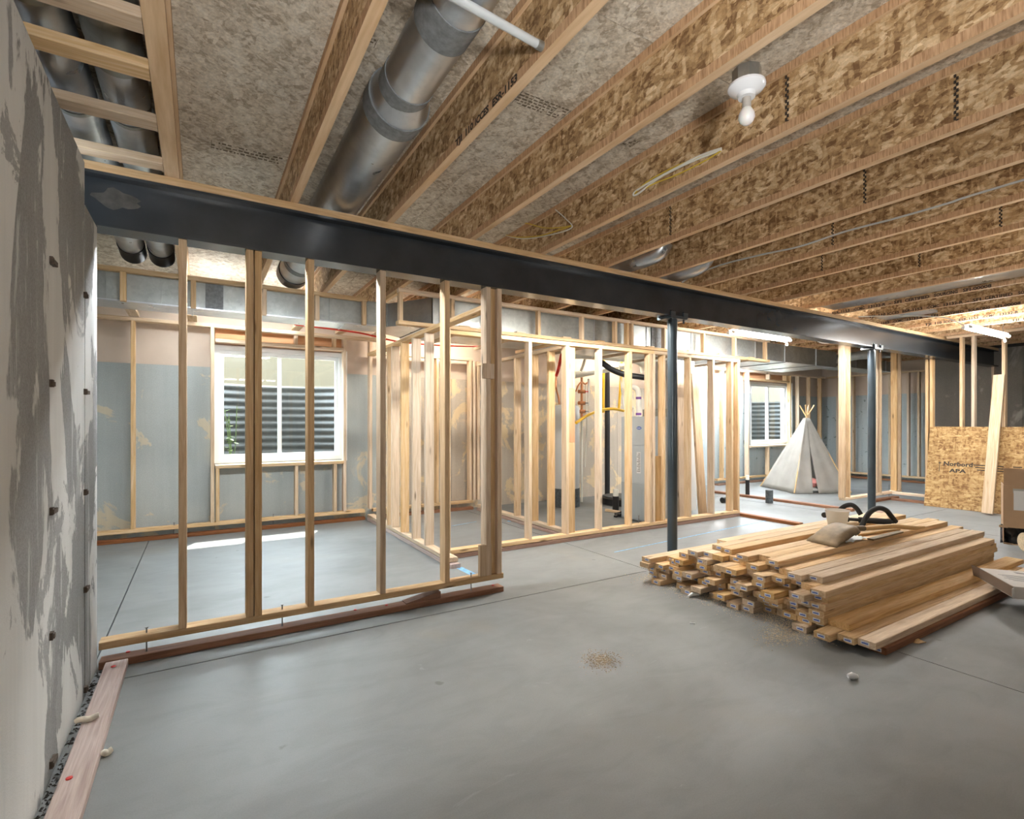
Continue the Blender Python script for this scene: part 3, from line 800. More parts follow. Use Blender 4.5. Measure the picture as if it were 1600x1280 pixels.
# floor plates on the doorway side
tag(lum('floor_plate', 6.225, 6.314, 3.55, YD + 0.089, 0.0005, PT_T, 'pt'), 'treated plate on the open floor between furnace room corner and lumber stack', 'floor plate')
tag(lum('floor_plate', 7.90, 7.989, 3.75, 6.1, 0.0005, PT_T, 'pt'), 'treated plate on the open floor running past the black box to the teepee side', 'floor plate')

# --- E: wall inside, with broad studs
XE = 3.40
E_ = thing('stud_wall', 'short pine stud wall behind the long wall, left of the water heater', 'stud wall', (XE + 0.045, 5.3, 0.045))
lum('bottom_plate', XE, XE + 0.089, YD + 0.095, 6.60, 0.045, 0.083, 'pine', E_)
lum('top_plate', XE, XE + 0.089, YD + 0.095, 6.60, 2.075, 2.113, 'pine', E_)
for u in (805, 832, 857.5):
    yc = on_x(u, 640, XE).y
    lum('stud', XE, XE + 0.089, yc, yc + 0.038, 0.0835, 2.0745, 'pine', E_)
tag(lum('floor_plate', XE, XE + 0.089, YD + 0.095, 6.60, 0.0005, PT_T, 'ptgrey'), 'pale floor plate below the short inner stud wall', 'floor plate')
# --- far frame between C and E
B2 = frame_x('stud_wall', 'pine stud frame along the brown far wall of the storage bay', YF, 1.94, 3.40, 0.095, 2.20, (684, 735.5, 741.5, 748), mat='pine', fplabel='treated floor plate along the brown far wall of the storage bay')

# --- far right frame with second window
B3 = frame_x('stud_wall', 'pine stud frame around the window beside the teepee', YF, 8.9, 12.9, 0.095, 2.375, (1130.5, 1170, 1236, 1249, 1266, 1283.5), fplabel='treated floor plate below the window beside the teepee')
opening(B3, YF, on_y(1171.5, 640, YF).x + 0.02, on_y(1235, 640, YF).x - 0.02, (1202, ), (1203, 1229))
# right rear frame
B4 = thing('stud_wall', 'pale stud frame in front of the speckled right rear wall', 'stud wall', (12.9, 5.5, 0.095))
lum('bottom_plate', 12.90, 12.989, 4.25, 6.70, 0.095, 0.133, 'pine', B4)
lum('top_plate', 12.90, 12.989, 4.25, 6.70, 2.337, 2.375, 'pine', B4)
for u in (1309, 1334, 1365, 1391, 1420, 1436.5):
    yc = on_x(u, 640, 12.90).y
    if 4.26 < yc < 6.65: lum('stud', 12.90, 12.989, yc, yc + 0.038, 0.1335, 2.3365, 'pine', B4)
tag(lum('floor_plate', 12.88, 12.97, 4.25, 6.68, 0.0005, PT_T, 'pt'), 'treated floor plate in front of the speckled right rear wall', 'floor plate')

# --- right partition behind the beam
YR = 4.0
Rr = thing('stud_wall', 'pine stud partition behind the second post, next to the teepee', 'stud wall', (9.2, YR + 0.045, 0.10))
xr1 = on_y(1405, 760, YR).x
lum('bottom_plate', on_y(1320.5, 700, YR).x, xr1 + 0.09, YR, YR + 0.089, 0.10, 0.138, 'pine', Rr)
lum('top_plate', on_y(1320.5, 700, YR).x, xr1 + 0.09, YR, YR + 0.089, 2.53, 2.568, 'pine', Rr)
for u0, u1 in ((1319.5, 1327), (1327.2, 1333.5), (1370, 1376), (1376.2, 1383), (1401, 1407), (1407.2, 1416.5)):
    a = on_y(u0, 640, YR).x
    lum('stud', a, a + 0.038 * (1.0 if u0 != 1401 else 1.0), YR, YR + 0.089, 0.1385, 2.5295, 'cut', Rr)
spike(on_y(1389, 770, YR + .04).x, YR + 0.04, 0.036, 0.24, Rr)
tag(lum('floor_plate', on_z(1372, 790, 0).x + 0.3, xr1, YR, YR + 0.089, 0.0005, PT_T, 'pt'), 'treated floor plate below the partition next to the teepee', 'floor plate')
# --- partition running toward the viewer at the right, carrying the OSB sheet
XR = 9.66
Rs = thing('stud_wall', 'pale pine stud partition behind the leaning OSB sheet', 'stud wall', (XR + 0.045, 2.7, 0.10))
lum('bottom_plate', XR, XR + 0.089, 1.3, 3.98, 0.10, 0.138, 'pine', Rs)
lum('top_plate', XR, XR + 0.089, 1.3, 3.26, 2.53, 2.568, 'pine', Rs)
for u in (1445.5, 1452.5, 1499, 1517.5, 1565):
    yc = on_x(u, 600, XR).y
    zt = 2.5295 if yc + 0.04 < 3.29 else 2.2495
    lum('stud', XR, XR + 0.089, yc - 0.038, yc, 0.1385, zt, 'pine', Rs)
tag(lum('floor_plate', XR - 0.03, XR + 0.06, 1.3, 3.98, 0.0005, PT_T, 'pt'), 'treated floor plate below the partition with the OSB sheet', 'floor plate')
# one stud on the dark right wall
tag(lum('wall_stud', 11.84, 11.929, on_x(1549, 600, 11.84).y - 0.038, on_x(1549, 600, 11.84).y, 0.0005, 2.24, 'pine'), 'single stud standing against the dark concrete wall below the beam end', 'stud')

# ================================================================== DUCTS AND SOFFITS
def ring_profile(t, axis_x, z, y0, y1, r, n=28):
    return MB().tube([(axis_x, y0, z), (axis_x, y1, z)], r, n)
# two small round ducts along the left wall
for k, (dx, lab) in enumerate(((-0.49, 'small round galvanised duct next to the left wall edge'), (-0.285, 'small round galvanised duct beside the first joist'))):
    t = thing('round_duct', lab, 'duct', (dx, 3.6, 2.64), 'small round ducts over the left wall')
    z = 2.735; r = 0.09
    ya = 2.55 if k else 2.25
    MB().tube([(dx, ya, z), (dx, 5.30, z)], r, 28).build('pipe', 'galv', t, 40)
    MB().tube([(dx, 5.24, z), (dx, 5.46, z - 0.02)], r + 0.006, 28).build('collar', 'black', t, 40)
    for yy_ in (3.0, 4.2):
        MB().tube([(dx, yy_, z), (dx, yy_ + 0.03, z)], r + 0.003, 28).build('seam_band', 'galvd', t, 40)
    pts = [(dx, ya + 0.03, z), (dx, ya - 0.10, z), (dx, ya - 0.24, z + 0.012), (dx, ya - 0.38, z + 0.02), (dx, ya - 0.55, z + 0.02)]
    for a, b in zip(pts[:-1], pts[1:]):
        a, b = Vector(a), Vector(b); d = (b - a).normalized()
        MB().tube([a - d*0.012, b + d*0.012], [r + 0.005, r + 0.001], 28).build('elbow_segment', 'galvd', t, 40)
# large round duct
t = thing('round_duct', 'large shiny round duct with a reducer and grey sealed seams', 'duct', (0.765, 2.6, 2.58))
xd, zd = 0.775, 2.722
MB().tube([(xd, 2.30, zd), (xd, 5.30, zd)], 0.138, 40).build('wide_pipe', 'galv', t, 40)
MB().tube([(xd - 0.01, -0.6, zd), (xd - 0.01, 2.20, zd)], 0.108, 40).build('narrow_pipe', 'galv', t, 40)
MB().tube([(xd - 0.01, 2.16, zd), (xd - 0.003, 2.20, zd), (xd, 2.27, zd), (xd, 2.33, zd)], [0.110, 0.118, 0.141, 0.142], 40).build('reducer', 'galv', t, 40)
for y0, y1, r in ((2.10, 2.185, 0.1115), (2.26, 2.36, 0.1435), (1.62, 1.76, 0.1115), (4.9, 5.0, 0.1415)):
    MB().tube([(xd - (0.01 if y0 < 2.2 else 0), y0, zd), (xd - (0.01 if y0 < 2.2 else 0), y1, zd)], r, 40).build('sealed_seam', 'seal', t, 40)
MB().tube([(xd, 5.28, zd), (xd, 5.46, zd)], 0.145, 40).build('collar', 'black', t, 40)
# conduit stopping at the third joist
t = thing('conduit', 'white conduit pipe crossing below the large round duct', 'pipe', (0.9, 1.52, 2.6))
pe = on_x(846, 64, JR[2] - 0.0475)
pe.z = 2.598
ps = Vector((0.505, pe.y - 0.05, 2.596))
MB().tube([ps, pe], 0.0145, 16).build('pipe', 'conduit', t, 40)
dd = (pe - ps).normalized()
MB().tube([pe - dd * 0.022, pe + dd * 0.003], 0.0165, 16).build('coupling', 'galvd', t, 40)

# left trunk duct behind the empty room's soffit
t = thing('trunk_duct', 'rectangular galvanised trunk duct above the empty left room', 'duct', (0, 5.65, 2.3))
box('duct_body', -1.95, 1.72, 5.48, 5.84, 2.30, 2.555, 'galvd', t)
box('duct_bottom', -1.95, 1.72, 5.48, 5.84, 2.296, 2.2995, 'galv', t)
for u in (165, 252, 515, 604):
    x = on_y(u, 460, 5.48).x
    box('seam', x - 0.004, x + 0.004, 5.468, 5.4795, 2.296, 2.555, 'galvd', t)
x0, x1 = on_y(321, 470, 5.47).x, on_y(349, 470, 5.47).x
box('sealed_band', x0, x1, 5.462, 5.4795, 2.295, 2.555, 'seal', t)
box('lower_hem', -1.95, 1.72, 5.46, 5.4795, 2.290, 2.302, 'galv', t)
for u in (300, 505, 575):
    x = on_z(u, 482, 2.295).x
    box('bottom_seam', x - 0.008, x + 0.008, 5.48, 5.84, 2.288, 2.2955, 'galv', t)
# left soffit ladder
t = thing('soffit_frame', 'pine soffit ladder hanging in front of the left trunk duct', 'soffit frame', (0, 5.41, 2.28))
lum('top_rail', -1.95, 1.50, 5.40, 5.455, 2.528, 2.568, 'pine', t)
for x in (-1.5, -0.573 + 0.015, -0.053 + 0.0, 0.52, 1.0, 1.468):
    lum('drop', x - 0.021, x + 0.021, 5.40, 5.455, 2.285, 2.5275, 'pine', t)
# right trunk duct
t = thing('trunk_duct', 'wide galvanised trunk duct above the furnace room wall', 'duct', (6, 5.4, 2.27))
box('duct_body', 2.05, 9.90, 4.96, 6.0, 2.275, 2.555, 'galvd', t)
box('duct_bottom', 2.05, 9.90, 4.96, 6.0, 2.270, 2.2745, 'galv', t)
for u in (838, 928, 1010, 1080, 1180, 1226, 1275):
    x = on_y(u, 520, 4.96).x
    box('seam', x - 0.006, x + 0.006, 4.95, 4.9595, 2.268, 2.555, 'galv', t)
for x in (6.6, 7.6, 8.3, 9.2):
    box('bottom_seam', x - 0.012, x + 0.012, 4.96, 6.0, 2.262, 2.2695, 'seal', t)
x0, x1 = on_y(1019, 520, 4.94).x, on_y(1038, 520, 4.94).x
box('sealed_band', x0, x1, 4.944, 4.9595, 2.27, 2.555, 'seal', t)
m = MB(); m.add([(1.7315, 5.48, 2.30), (2.04, 4.97, 2.28), (2.04, 5.99, 2.28), (1.7315, 5.84, 2.30), (1.7315, 5.48, 2.55), (2.04, 4.97, 2.55), (2.04, 5.99, 2.55), (1.7315, 5.84, 2.55)],
      [(0,3,2,1), (4,5,6,7), (0,1,5,4), (1,2,6,5), (2,3,7,6), (3,0,4,7)]); m.build('transition', 'galv', t)
t2 = thing('branch_duct', 'smaller grey branch duct leaving the end of the wide trunk duct', 'duct', (10.6, 5.2, 2.33))
box('duct_body', 9.91, 12.4, 5.10, 5.55, 2.33, 2.54, 'galvd', t2)
for x in (10.3, 10.9, 11.5, 12.1): box('seam', x - 0.01, x + 0.01, 5.09, 5.0995, 2.325, 2.545, 'galv', t2)
MB().tube([(10.15, 5.12, 2.44), (10.15, 4.7, 2.48), (10.6, 4.35, 2.5)], 0.075, 20).build('branch_pipe', 'galvd', t2, 50)
# right soffit ladder
YS = 4.83
t = thing('soffit_frame', 'long pine soffit ladder above the furnace room stud wall', 'soffit frame', (4.8, YS + 0.045, 2.216))
xa, xz = on_y(623, 500, YS).x, on_y(1203, 560, YS).x
xmid = on_y(985, 530, YS).x
for a, b in ((xa, xmid - 0.002), (xmid + 0.002, xz)):
    lum('top_rail', a, b, YS, YS + 0.06, 2.528, 2.568, 'pine', t)
    lum('bottom_rail', a, b, YS, YS + 0.089, 2.216, 2.254, 'pine', t)
for u in (627, 708, 768, 843, 911, 963, 981.5, 988.5, 1040, 1101, 1150, 1198):
    x = on_y(u, 530, YS).x
    lum('upright', x - 0.019, x + 0.019, YS, YS + 0.06, 2.2545, 2.5275, 'pine', t)
for u in (735, 822, 893, 945, 1023, 1085, 1132, 1180):
    x = on_y(u, 530, YS).x
    lum('cross_block', x - 0.12, x + 0.0, YS + 0.001, YS + 0.119, 2.2545, 2.2685, 'pine', t)
    lum('cross_piece', x - 0.03, x + 0.0, YS + 0.09, 6.05, 2.216, 2.254, 'pine', t)
lum('end_rail', xa, xa + 0.04, YS + 0.0905, 5.45, 2.528, 2.568, 'pine', t)
# pieces of metal duct in the joist bays
for k, (i, ya, yb, lab) in enumerate(((6, 3.05, 3.75, 'short bent metal duct boot in a joist bay over the beam, near the loose wires'), (7, 3.1, 3.75, 'short bent metal duct boot in the next joist bay over the beam'))):
    xc = JR[i-1] + 0.28; pts = [(xc - 0.05, yb, 2.67), (xc, (ya+yb)/2, 2.66), (xc + 0.1, ya + 0.08, 2.70), (xc + 0.13, ya, 2.79)]
    tag(MB().tube(bez(pts, 6), 0.075, 18).build('duct_boot', 'galv', None, 50), lab, 'duct')
tag(box('panned_duct', JR[10] + 0.02, JR[11] - 0.10, 0.2, 3.28, 2.612, 2.64, 'galv'), 'long flat white metal duct filling a joist bay above the second shop light', 'duct')
tag(box('crumpled_duct', JR[12] + 0.01, JR[13] - 0.09, 2.70, 3.25, 2.612, 2.64, 'galv'), 'short crumpled sheet metal duct between the lettered joists', 'duct')

# ================================================================== LIGHTS AND WIRES
def shop_light(x0, x1, y, z, label, lamp='tube', hood=0.0):  # builds the two hanging shop lights and the added fill fixtures
    t = thing('shop_light', label, 'light', ((x0+x1)/2, y, z), 'tube shop lights')
    m = MB(); prof = [(-0.022, 0.022), (-0.030, 0.05), (0.030, 0.05), (0.022, 0.022), (0.016, 0.022), (0.022, 0.044), (-0.022, 0.044), (-0.016, 0.022)]
    if hood: prof = [(-hood, 0.004), (-0.030, 0.05), (0.030, 0.05), (hood, 0.004), (hood - 0.004, 0.004), (0.028, 0.044), (-0.028, 0.044), (-hood + 0.004, 0.004)]
    vs = [(x, y + a, z + b) for x in (x0, x1) for a, b in prof]
    m.add(vs, [(k, (k+1) % 8, 8 + (k+1) % 8, 8 + k) for k in range(8)] + [tuple(range(7, -1, -1)), tuple(range(8, 16))])
    m.build('housing', 'fixture', t)
    for s in (-0.034, 0.034):
        MB().tube([(x0 + 0.03, y + s, z + 0.012), (x1 - 0.03, y + s, z + 0.012)], 0.015, 12).build('lamp_tube', lamp, t, 50)
    for x in (x0 + 0.015, x1 - 0.015):
        for s in (-0.034, 0.034):
            MB().tube([(x - 0.014, y + s, z + 0.012), (x + 0.014, y + s, z + 0.012)], 0.019, 12).build('lamp_holder', 'fixture', t, 50)
    jx = [a - 0.022 for a in JR if x0 + 0.05 < a - 0.022 < x1 - 0.02]
    for x in (jx[0], jx[-1]):
        MB().tube([(x, y, z + 0.05), (x, y + 0.01, (z + 0.05 + ZJ) / 2), (x, y, ZJ - 0.0005)], 0.003, 6).build('chain', 'nail', t)
    MB().tube(bez([(x1 - 0.05, y, z + 0.0), (x1 - 0.03, y - 0.01, z - 0.05), (x1 - 0.06, y, z - 0.06), (x1 - 0.07, y, z - 0.005)], 5), 0.003, 6).build('pull_cord', 'white_wire', t)
    return t
shop_light(5.62, 6.87, 4.06, 2.37, 'lit tube shop light hanging in front of the furnace room soffit')
shop_light(7.80, 9.10, 2.44, 2.385, 'lit tube shop light hanging above the OSB sheet')
shop_light(-0.15, 1.10, 3.62, 2.43, 'added unseen fill light close behind the beam over the empty left room', 'tube_cool_fill', 0.075)  # this and the next two are added, hidden by the beam, as fill
shop_light(2.6, 3.85, 3.62, 2.43, 'added unseen fill light close behind the beam near the furnace room', 'tube_strong_fill', 0.075)
shop_light(6.9, 8.15, 3.62, 2.43, 'added unseen fill light close behind the beam over the teepee room', 'tube_cool_fill', 0.075)
shop_light(-0.25, 1.10, 6.27, 2.45, 'added unseen fill light behind the left trunk duct, above the window', 'tube_low_fill')  # four more added out of sight behind the trunks, brightening the far rooms
shop_light(2.15, 3.35, 6.40, 2.45, 'added unseen fill light behind the wide trunk duct over the storage bay', 'tube_warm_fill')
shop_light(5.35, 6.60, 6.42, 2.45, 'added unseen fill light behind the wide trunk duct over the sump pit', 'tube_warm_fill')
shop_light(8.40, 9.65, 6.30, 2.45, 'added unseen fill light behind the wide trunk duct near the teepee window', 'tube_bright_fill')
shop_light(0.5, 1.75, -1.3, 2.38, 'added unseen fill light over the open floor by the left wall', 'tube_rear_fill')  # last three added outside the view to fill the foreground
shop_light(4.6, 5.85, 0.2, 2.38, 'added unseen fill light over the open floor by the lumber stack', 'tube_rear_fill')
shop_light(8.0, 9.25, -1.2, 2.38, 'added unseen fill light over the open floor by the dark right wall', 'tube_rear_fill')

def added_bounce_light(x, y, aim, label, lamp='work'):  # unseen tripod lamps added to bounce light off the ceiling
    t = thing('added_bounce_light', label, 'light', (x, y, 0), 'added tripod work lights')
    for k in range(3):
        a = 2 * math.pi * k / 3 + 0.4
        MB().tube([(x + 0.05*math.cos(a), y + 0.05*math.sin(a), 0.55), (x + 0.33*math.cos(a), y + 0.33*math.sin(a), 0.012)], 0.012, 8).build('leg', 'yellow', t, 50)
    MB().tube([(x, y, 0.25), (x, y, 1.25)], 0.014, 10).build('pole', 'black', t, 50)
    d = Vector(aim).normalized(); u, w = perp(d); c = Vector((x, y, 1.36))
    MB().obox(c - d * 0.045, u * 0.17, w * 0.13, d * 0.04).build('lamp_head', 'yellow', t)
    MB().obox(c, u * 0.15, w * 0.11, d * 0.003).build('lamp_glass', lamp, t)
    MB().tube([(x, y, 1.25), c - d * 0.085], 0.010, 8).build('bracket', 'black', t, 50)
added_bounce_light(0.06, -0.7, (0.30, 0.22, 1), 'added unseen tripod work light aimed at the ceiling near the left wall')
added_bounce_light(5.2, -0.2, (-0.1, 0.25, 1), 'added unseen tripod work light aimed at the ceiling near the lumber stack', 'bounce_weak')

# porcelain socket with bulb
pb = on_z(1147, 128, 2.515)
bx, by = pb.x, pb.y
bx = max(bx, JR[3] + 0.075)
t = thing('lamp_socket', 'white porcelain lamp socket with unlit bulb below a joist', 'light', (bx, by, 2.40))
MB().lathe([(0.050, 0.0), (0.052, 0.01), (0.052, 0.055)], (bx, by, 2.53), 8).build('junction_box', 'galvd', t)
MB().lathe([(0.030, -0.035), (0.034, -0.020), (0.060, -0.006), (0.067, 0.004), (0.066, 0.012), (0.055, 0.016)], (bx, by, 2.515), 36).build('socket', 'porcelain', t, 40)
MB().lathe([(0.0165, -0.075), (0.0155, -0.05), (0.0150, -0.034)], (bx, by, 2.515), 24).build('bulb_collar', 'bulb_base', t, 40)
MB().lathe([(0.002, -0.137), (0.014, -0.134), (0.024, -0.124), (0.0295, -0.110), (0.0275, -0.094), (0.021, -0.082), (0.0168, -0.075)], (bx, by, 2.515), 28).build('bulb', 'bulb', t, 50)
MB().tube([(bx + 0.04, by + 0.03, 2.51), (bx + 0.043, by + 0.035, 2.47)], 0.002, 6).build('pull_stub', 'white_wire', t)

def wire(name, pts, r, mat, label, cat='cable', group=None, parent=None):
    o = MB().tube(bez(pts, 10), r, 8).build(name, mat, parent, 60)
    if not parent: tag(o, label, cat, group)
    return o
# coil of white and yellow cable in the bulb joist's neighbour bay
c = thing('cable_coil', 'loop of white and yellow cable stuck to a joist past the lamp socket', 'cable', (2.24, 2.0, 2.65))
xw = JR[4] - 0.052
def jw(u, v): return on_x(u, v, xw)
wire('white_cable', [jw(1127, 232), jw(1095, 243), jw(1050, 266), jw(1010, 288), jw(991, 301), jw(995, 304), jw(1030, 278), jw(1075, 255), jw(1127, 234)], 0.006, 'white_wire', None, parent=c)
wire('yellow_cable', [jw(1126, 236), jw(1100, 252), jw(1060, 272), jw(1020, 288), jw(992, 304), jw(1010, 285), jw(1060, 258), jw(1118, 238)], 0.004, 'yellow_wire', None, parent=c)
xw2 = JR[4] - 0.052
c2 = thing('cable_coil', 'loose white and yellow cables drooping in a joist bay near the beam', 'cable', (2.2, 3.2, 2.65))
def j2(u, v): return on_x(u, v, xw2)
wire('yellow_cable', [j2(777, 361), j2(800, 370), j2(840, 369), j2(878, 358), j2(893, 353)], 0.0045, 'yellow_wire', None, parent=c2)
wire('yellow_cable', [j2(795, 349), j2(822, 349), j2(850, 356), j2(880, 355), j2(893, 352)], 0.004, 'yellow_wire', None, parent=c2)
wire('white_cable', [j2(778, 364), j2(815, 373), j2(860, 367), j2(893, 356), j2(884, 342), j2(868, 328)], 0.0045, 'white_wire', None, parent=c2)
# long cable along a joist
xw3 = JR[7] - 0.05
wire('long_cable', [Vector((xw3, -3.0, 2.67)), Vector((xw3, -1.2, 2.66))] + [on_x(u, v, xw3) for u, v in ((1600, 281), (1480, 318), (1400, 341), (1320, 362), (1250, 385), (1190, 398), (1130, 413), (1090, 428), (1066, 441))], 0.0075, 'conduit', 'long grey cable stapled along a joist web')
p = [Vector((6.92, 4.06, 2.43)), Vector((7.3, 4.1, 2.53)), Vector((7.6, 4.15, 2.50)), Vector((8.0, 4.2, 2.46)), Vector((8.5, 4.2, 2.52)), Vector((8.9, 4.1, 2.56))]
wire('light_cord', p, 0.006, 'white_wire', 'white cord hanging from the end of the shop light by the soffit')
p = [Vector((7.78, 2.46, 2.42)), Vector((7.6, 2.6, 2.52)), Vector((7.2, 2.9, 2.55)), Vector((6.9, 3.2, 2.56))]
wire('light_cord', p, 0.006, 'white_wire', 'white cord running from the shop light above the OSB sheet')
p = [on_z(1060, 485 - 5 * k, 2.5) for k in range(1)]
wire('light_cord', [(5.60, 4.06, 2.40), (5.4, 4.1, 2.50), (5.0, 4.2, 2.47), (4.8, 4.25, 2.56)], 0.005, 'white_wire', 'white cord running from the soffit shop light toward the beam post')

# ================================================================== FURNACE ROOM
fx, fy0, fy1 = 4.74, 4.50, 5.06
t = thing('furnace', 'pale grey upright furnace with a small blue oval badge', 'furnace', (5.1, 4.78, 0.0))
box('cabinet', fx + 0.012, 5.12, fy0, fy1, 0.02, 1.34, 'furnace', t)
box('upper_door', fx, fx + 0.0115, fy0 + 0.01, fy1 - 0.01, 0.98, 1.33, 'furnace', t)
box('middle_door', fx, fx + 0.0115, fy0 + 0.01, fy1 - 0.01, 0.50, 0.97, 'furnace', t)
lo = box('lower_door', fx, fx + 0.0115, fy0 + 0.01, fy1 - 0.01, 0.04, 0.49, 'furnaced', t)
for k in range(5): box('rib', fx - 0.003, fx - 0.0002, fy0 + 0.10 + k*0.09, fy0 + 0.108 + k*0.09, 0.06, 0.42, 'furnaced', lo)
pl = on_x(998.5, 669, fx)
m = MB(); n = 28
m.v = [(fx - 0.002, pl.y + 0.042*math.cos(2*math.pi*k/n), pl.z + 0.020*math.sin(2*math.pi*k/n)) for k in range(n)] + [(fx - 0.0005, pl.y + 0.042*math.cos(2*math.pi*k/n), pl.z + 0.020*math.sin(2*math.pi*k/n)) for k in range(n)]
m.f = [tuple(range(n)), tuple(range(2*n-1, n-1, -1))] + [(k, n + k, n + (k+1) % n, (k+1) % n) for k in range(n)]
bd = m.build('badge', 'blue', t)
text('badge_lettering', 'Carrier', 0.022, (fx - 0.003, pl.y + 0.031, pl.z - 0.007), (0, -1, 0), (0, 0, 1), 'paper', bd, 0.062)
q = on_x(998, 710, fx); lab = box('label_sheet', fx - 0.002, fx - 0.0004, q.y - 0.035, q.y + 0.035, 0.62, 0.89, 'paper', t)
for k in range(12): box('print_line', fx - 0.0028, fx - 0.0021, q.y - 0.028, q.y + 0.028 - 0.012 * (k % 3), 0.645 + k*0.02, 0.651 + k*0.02, 'ink', lab)
# vent pipes on top of the furnace
t = thing('vent_pipe', 'white plastic vent pipe with purple joints rising from the furnace', 'pipe', (4.95, 4.9, 1.34))
MB().tube([(4.93, 4.93, 1.341), (4.93, 4.93, 1.62)] + bez([(4.93, 4.93, 1.64), (4.92, 4.945, 1.70), (4.88, 4.985, 1.735), (4.80, 5.07, 1.74)], 5), 0.034, 18).build('pipe', 'pvc', t, 50)
for z in (1.36, 1.57): MB().tube([(4.93, 4.93, z), (4.93, 4.93, z + 0.03)], 0.037, 18).build('joint', 'purple', t, 50)
MB().tube(bez([(4.86, 5.0, 1.345), (4.86, 5.0, 1.40), (4.85, 5.02, 1.44), (4.88, 4.97, 1.47)], 5), 0.018, 10).build('drain_elbow', 'pvc', t, 50)
# water heater
cw = on_z(890, 792, 0); r = 0.21
cw = Vector((cw.x, cw.y + 0.1, 0))
t = thing('water_heater', 'tall grey cylindrical water heater behind the stud wall', 'water heater', cw)
MB().lathe([(0.19, 0.03), (r, 0.05), (r, 1.48), (r - 0.02, 1.52), (0.06, 1.54)], cw, 36).build('tank', 'tank', t, 40)
MB().lathe([(r + 0.004, 0.0), (r + 0.004, 0.28)], cw, 36).build('base_skirt', 'crete_dirt', t, 40)
MB().lathe([(0.05, 1.54), (0.05, 1.72)], cw, 20).build('flue_collar', 'galvd', t, 40)
b = on_z(877, 762, 0.35); bq = Vector((cw.x - 0.15, cw.y - 0.19, 0.40))
MB().lathe([(0.004, -0.05), (0.03, -0.043), (0.05, -0.02), (0.053, 0.0), (0.05, 0.02), (0.03, 0.043), (0.004, 0.05)], bq, 18).build('control_knob', 'orange', t, 60)
# pipework
def pipe(name, pts, r, mat, label, cat='pipe', smooth=True):
    pts = bez(pts, 6) if smooth else pts
    return tag(MB().tube(pts, r, 12).build(name, mat, None, 50), label, cat)
YP = 6.70
pipe('drain_stack', [on_y(949, 575, YP), on_y(949, 772, YP)], 0.045, 'black', 'black vertical drain pipe on the brown far wall', smooth=False)
pipe('gas_pipe', [on_y(944, 500, 6.6), on_y(943, 600, 6.6), on_y(943, 645, 6.6)], 0.022, 'yellow', 'yellow vertical gas line beside the black drain pipe')
pipe('gas_pipe', [on_y(974, 500, 6.5), on_y(969, 610, 6.5), on_y(967, 640, 6.5)], 0.022, 'yellow', 'yellow vertical gas line nearer the furnace')
pipe('gas_hose', [on_y(900, 661, 5.9), on_y(918, 649, 5.95), on_y(940, 641, 6.0), on_y(958, 639, 6.05), on_y(974, 642, 6.1)], 0.022, 'yellow', 'curved yellow gas hose arching toward the furnace')
pipe('vent_line', [on_y(880, 592, 6.45), on_y(900, 586, 6.42), on_y(985, 571, 6.38)], 0.05, 'pvc', 'thick white vent pipe sloping across the furnace room', smooth=False)
pipe('vent_line', [(4.753, 6.16, 2.513), on_y(885, 552, 6.16), on_y(900, 555, 6.16), on_y(940, 557, 6.16), on_y(985, 562, 6.16), on_y(1002, 568, 6.16), on_y(1006, 582, 6.16)], 0.055, 'pvc', 'white vent pipe close under the trunk duct')
pipe('vent_strut', [on_y(918, 550, 6.29), on_y(908, 580, 6.31)], 0.022, 'pvc', 'thin white pipe slanting between the two vent pipes', smooth=False)
pipe('black_hose', [on_y(940, 566, 5.6), on_y(955, 577, 5.55), on_y(975, 585, 5.5), on_y(1000, 589, 5.5), on_y(1012, 591, 5.5)], 0.042, 'black', 'fat black insulated hose sagging above the furnace')
pipe('white_tube', [on_y(964, 520, 6.3), on_y(971, 610, 6.3), on_y(976, 640, 6.3), on_y(979, 672, 6.3)], 0.010, 'white_wire', 'thin white tube hanging beside the furnace')
t = thing('pipe_manifold', 'copper water manifold with valves on the brown far wall', 'pipe manifold', on_y(909, 640, 6.45))
MB().tube([on_y(909, 590, 6.45), on_y(909, 655, 6.45)], 0.020, 10).build('riser', 'copper', t, 50)
MB().tube(bez([on_y(900, 612, 6.4), on_y(904, 602, 6.4), on_y(909, 597, 6.45), on_y(914, 600, 6.45), on_y(918, 598, 6.45)], 5), 0.013, 10).build('branch', 'copper', t, 50)
for v in (612, 630, 643):
    q = on_y(909, v, 6.44); MB().tube([q + Vector((-0.06, 0, 0)), q + Vector((0.06, 0, 0))], 0.030, 10).build('valve', 'copper', t, 50)
    MB().obox(q + Vector((0.07, -0.04, 0.0)), (0.035, 0, 0), (0, 0.01, 0), (0, 0, 0.008)).build('lever', 'red' if v == 612 else 'nail', t)
MB().tube([on_y(920, 592, 6.4), on_y(920, 634, 6.4)], 0.020, 12).build('cream_pipe', 'pvc', t, 50)
a = on_y(909, 652, 6.4); MB().tube([a, Vector((a.x, a.y, 0.01))], 0.018, 12).build('cream_pipe', 'pvc', t, 50)
MB().tube(bez([on_y(915, 600, 6.5), on_y(917, 660, 6.5), on_y(914, 730, 6.5)], 5), 0.010, 10).build('white_line', 'white_wire', t, 50)
pipe('pex_tube', [on_y(878, 552, 6.3), on_y(873, 575, 6.3), on_y(869, 588, 6.3)], 0.024, 'red_wire', 'fat red water tube slanting down behind the stud wall')
pipe('copper_line', [on_y(869, 588, 6.3), on_y(869, 606, 6.3), on_y(873, 622, 6.3), on_y(874, 632, 6.3)], 0.014, 'copper', 'thin copper line below the fat red water tube')
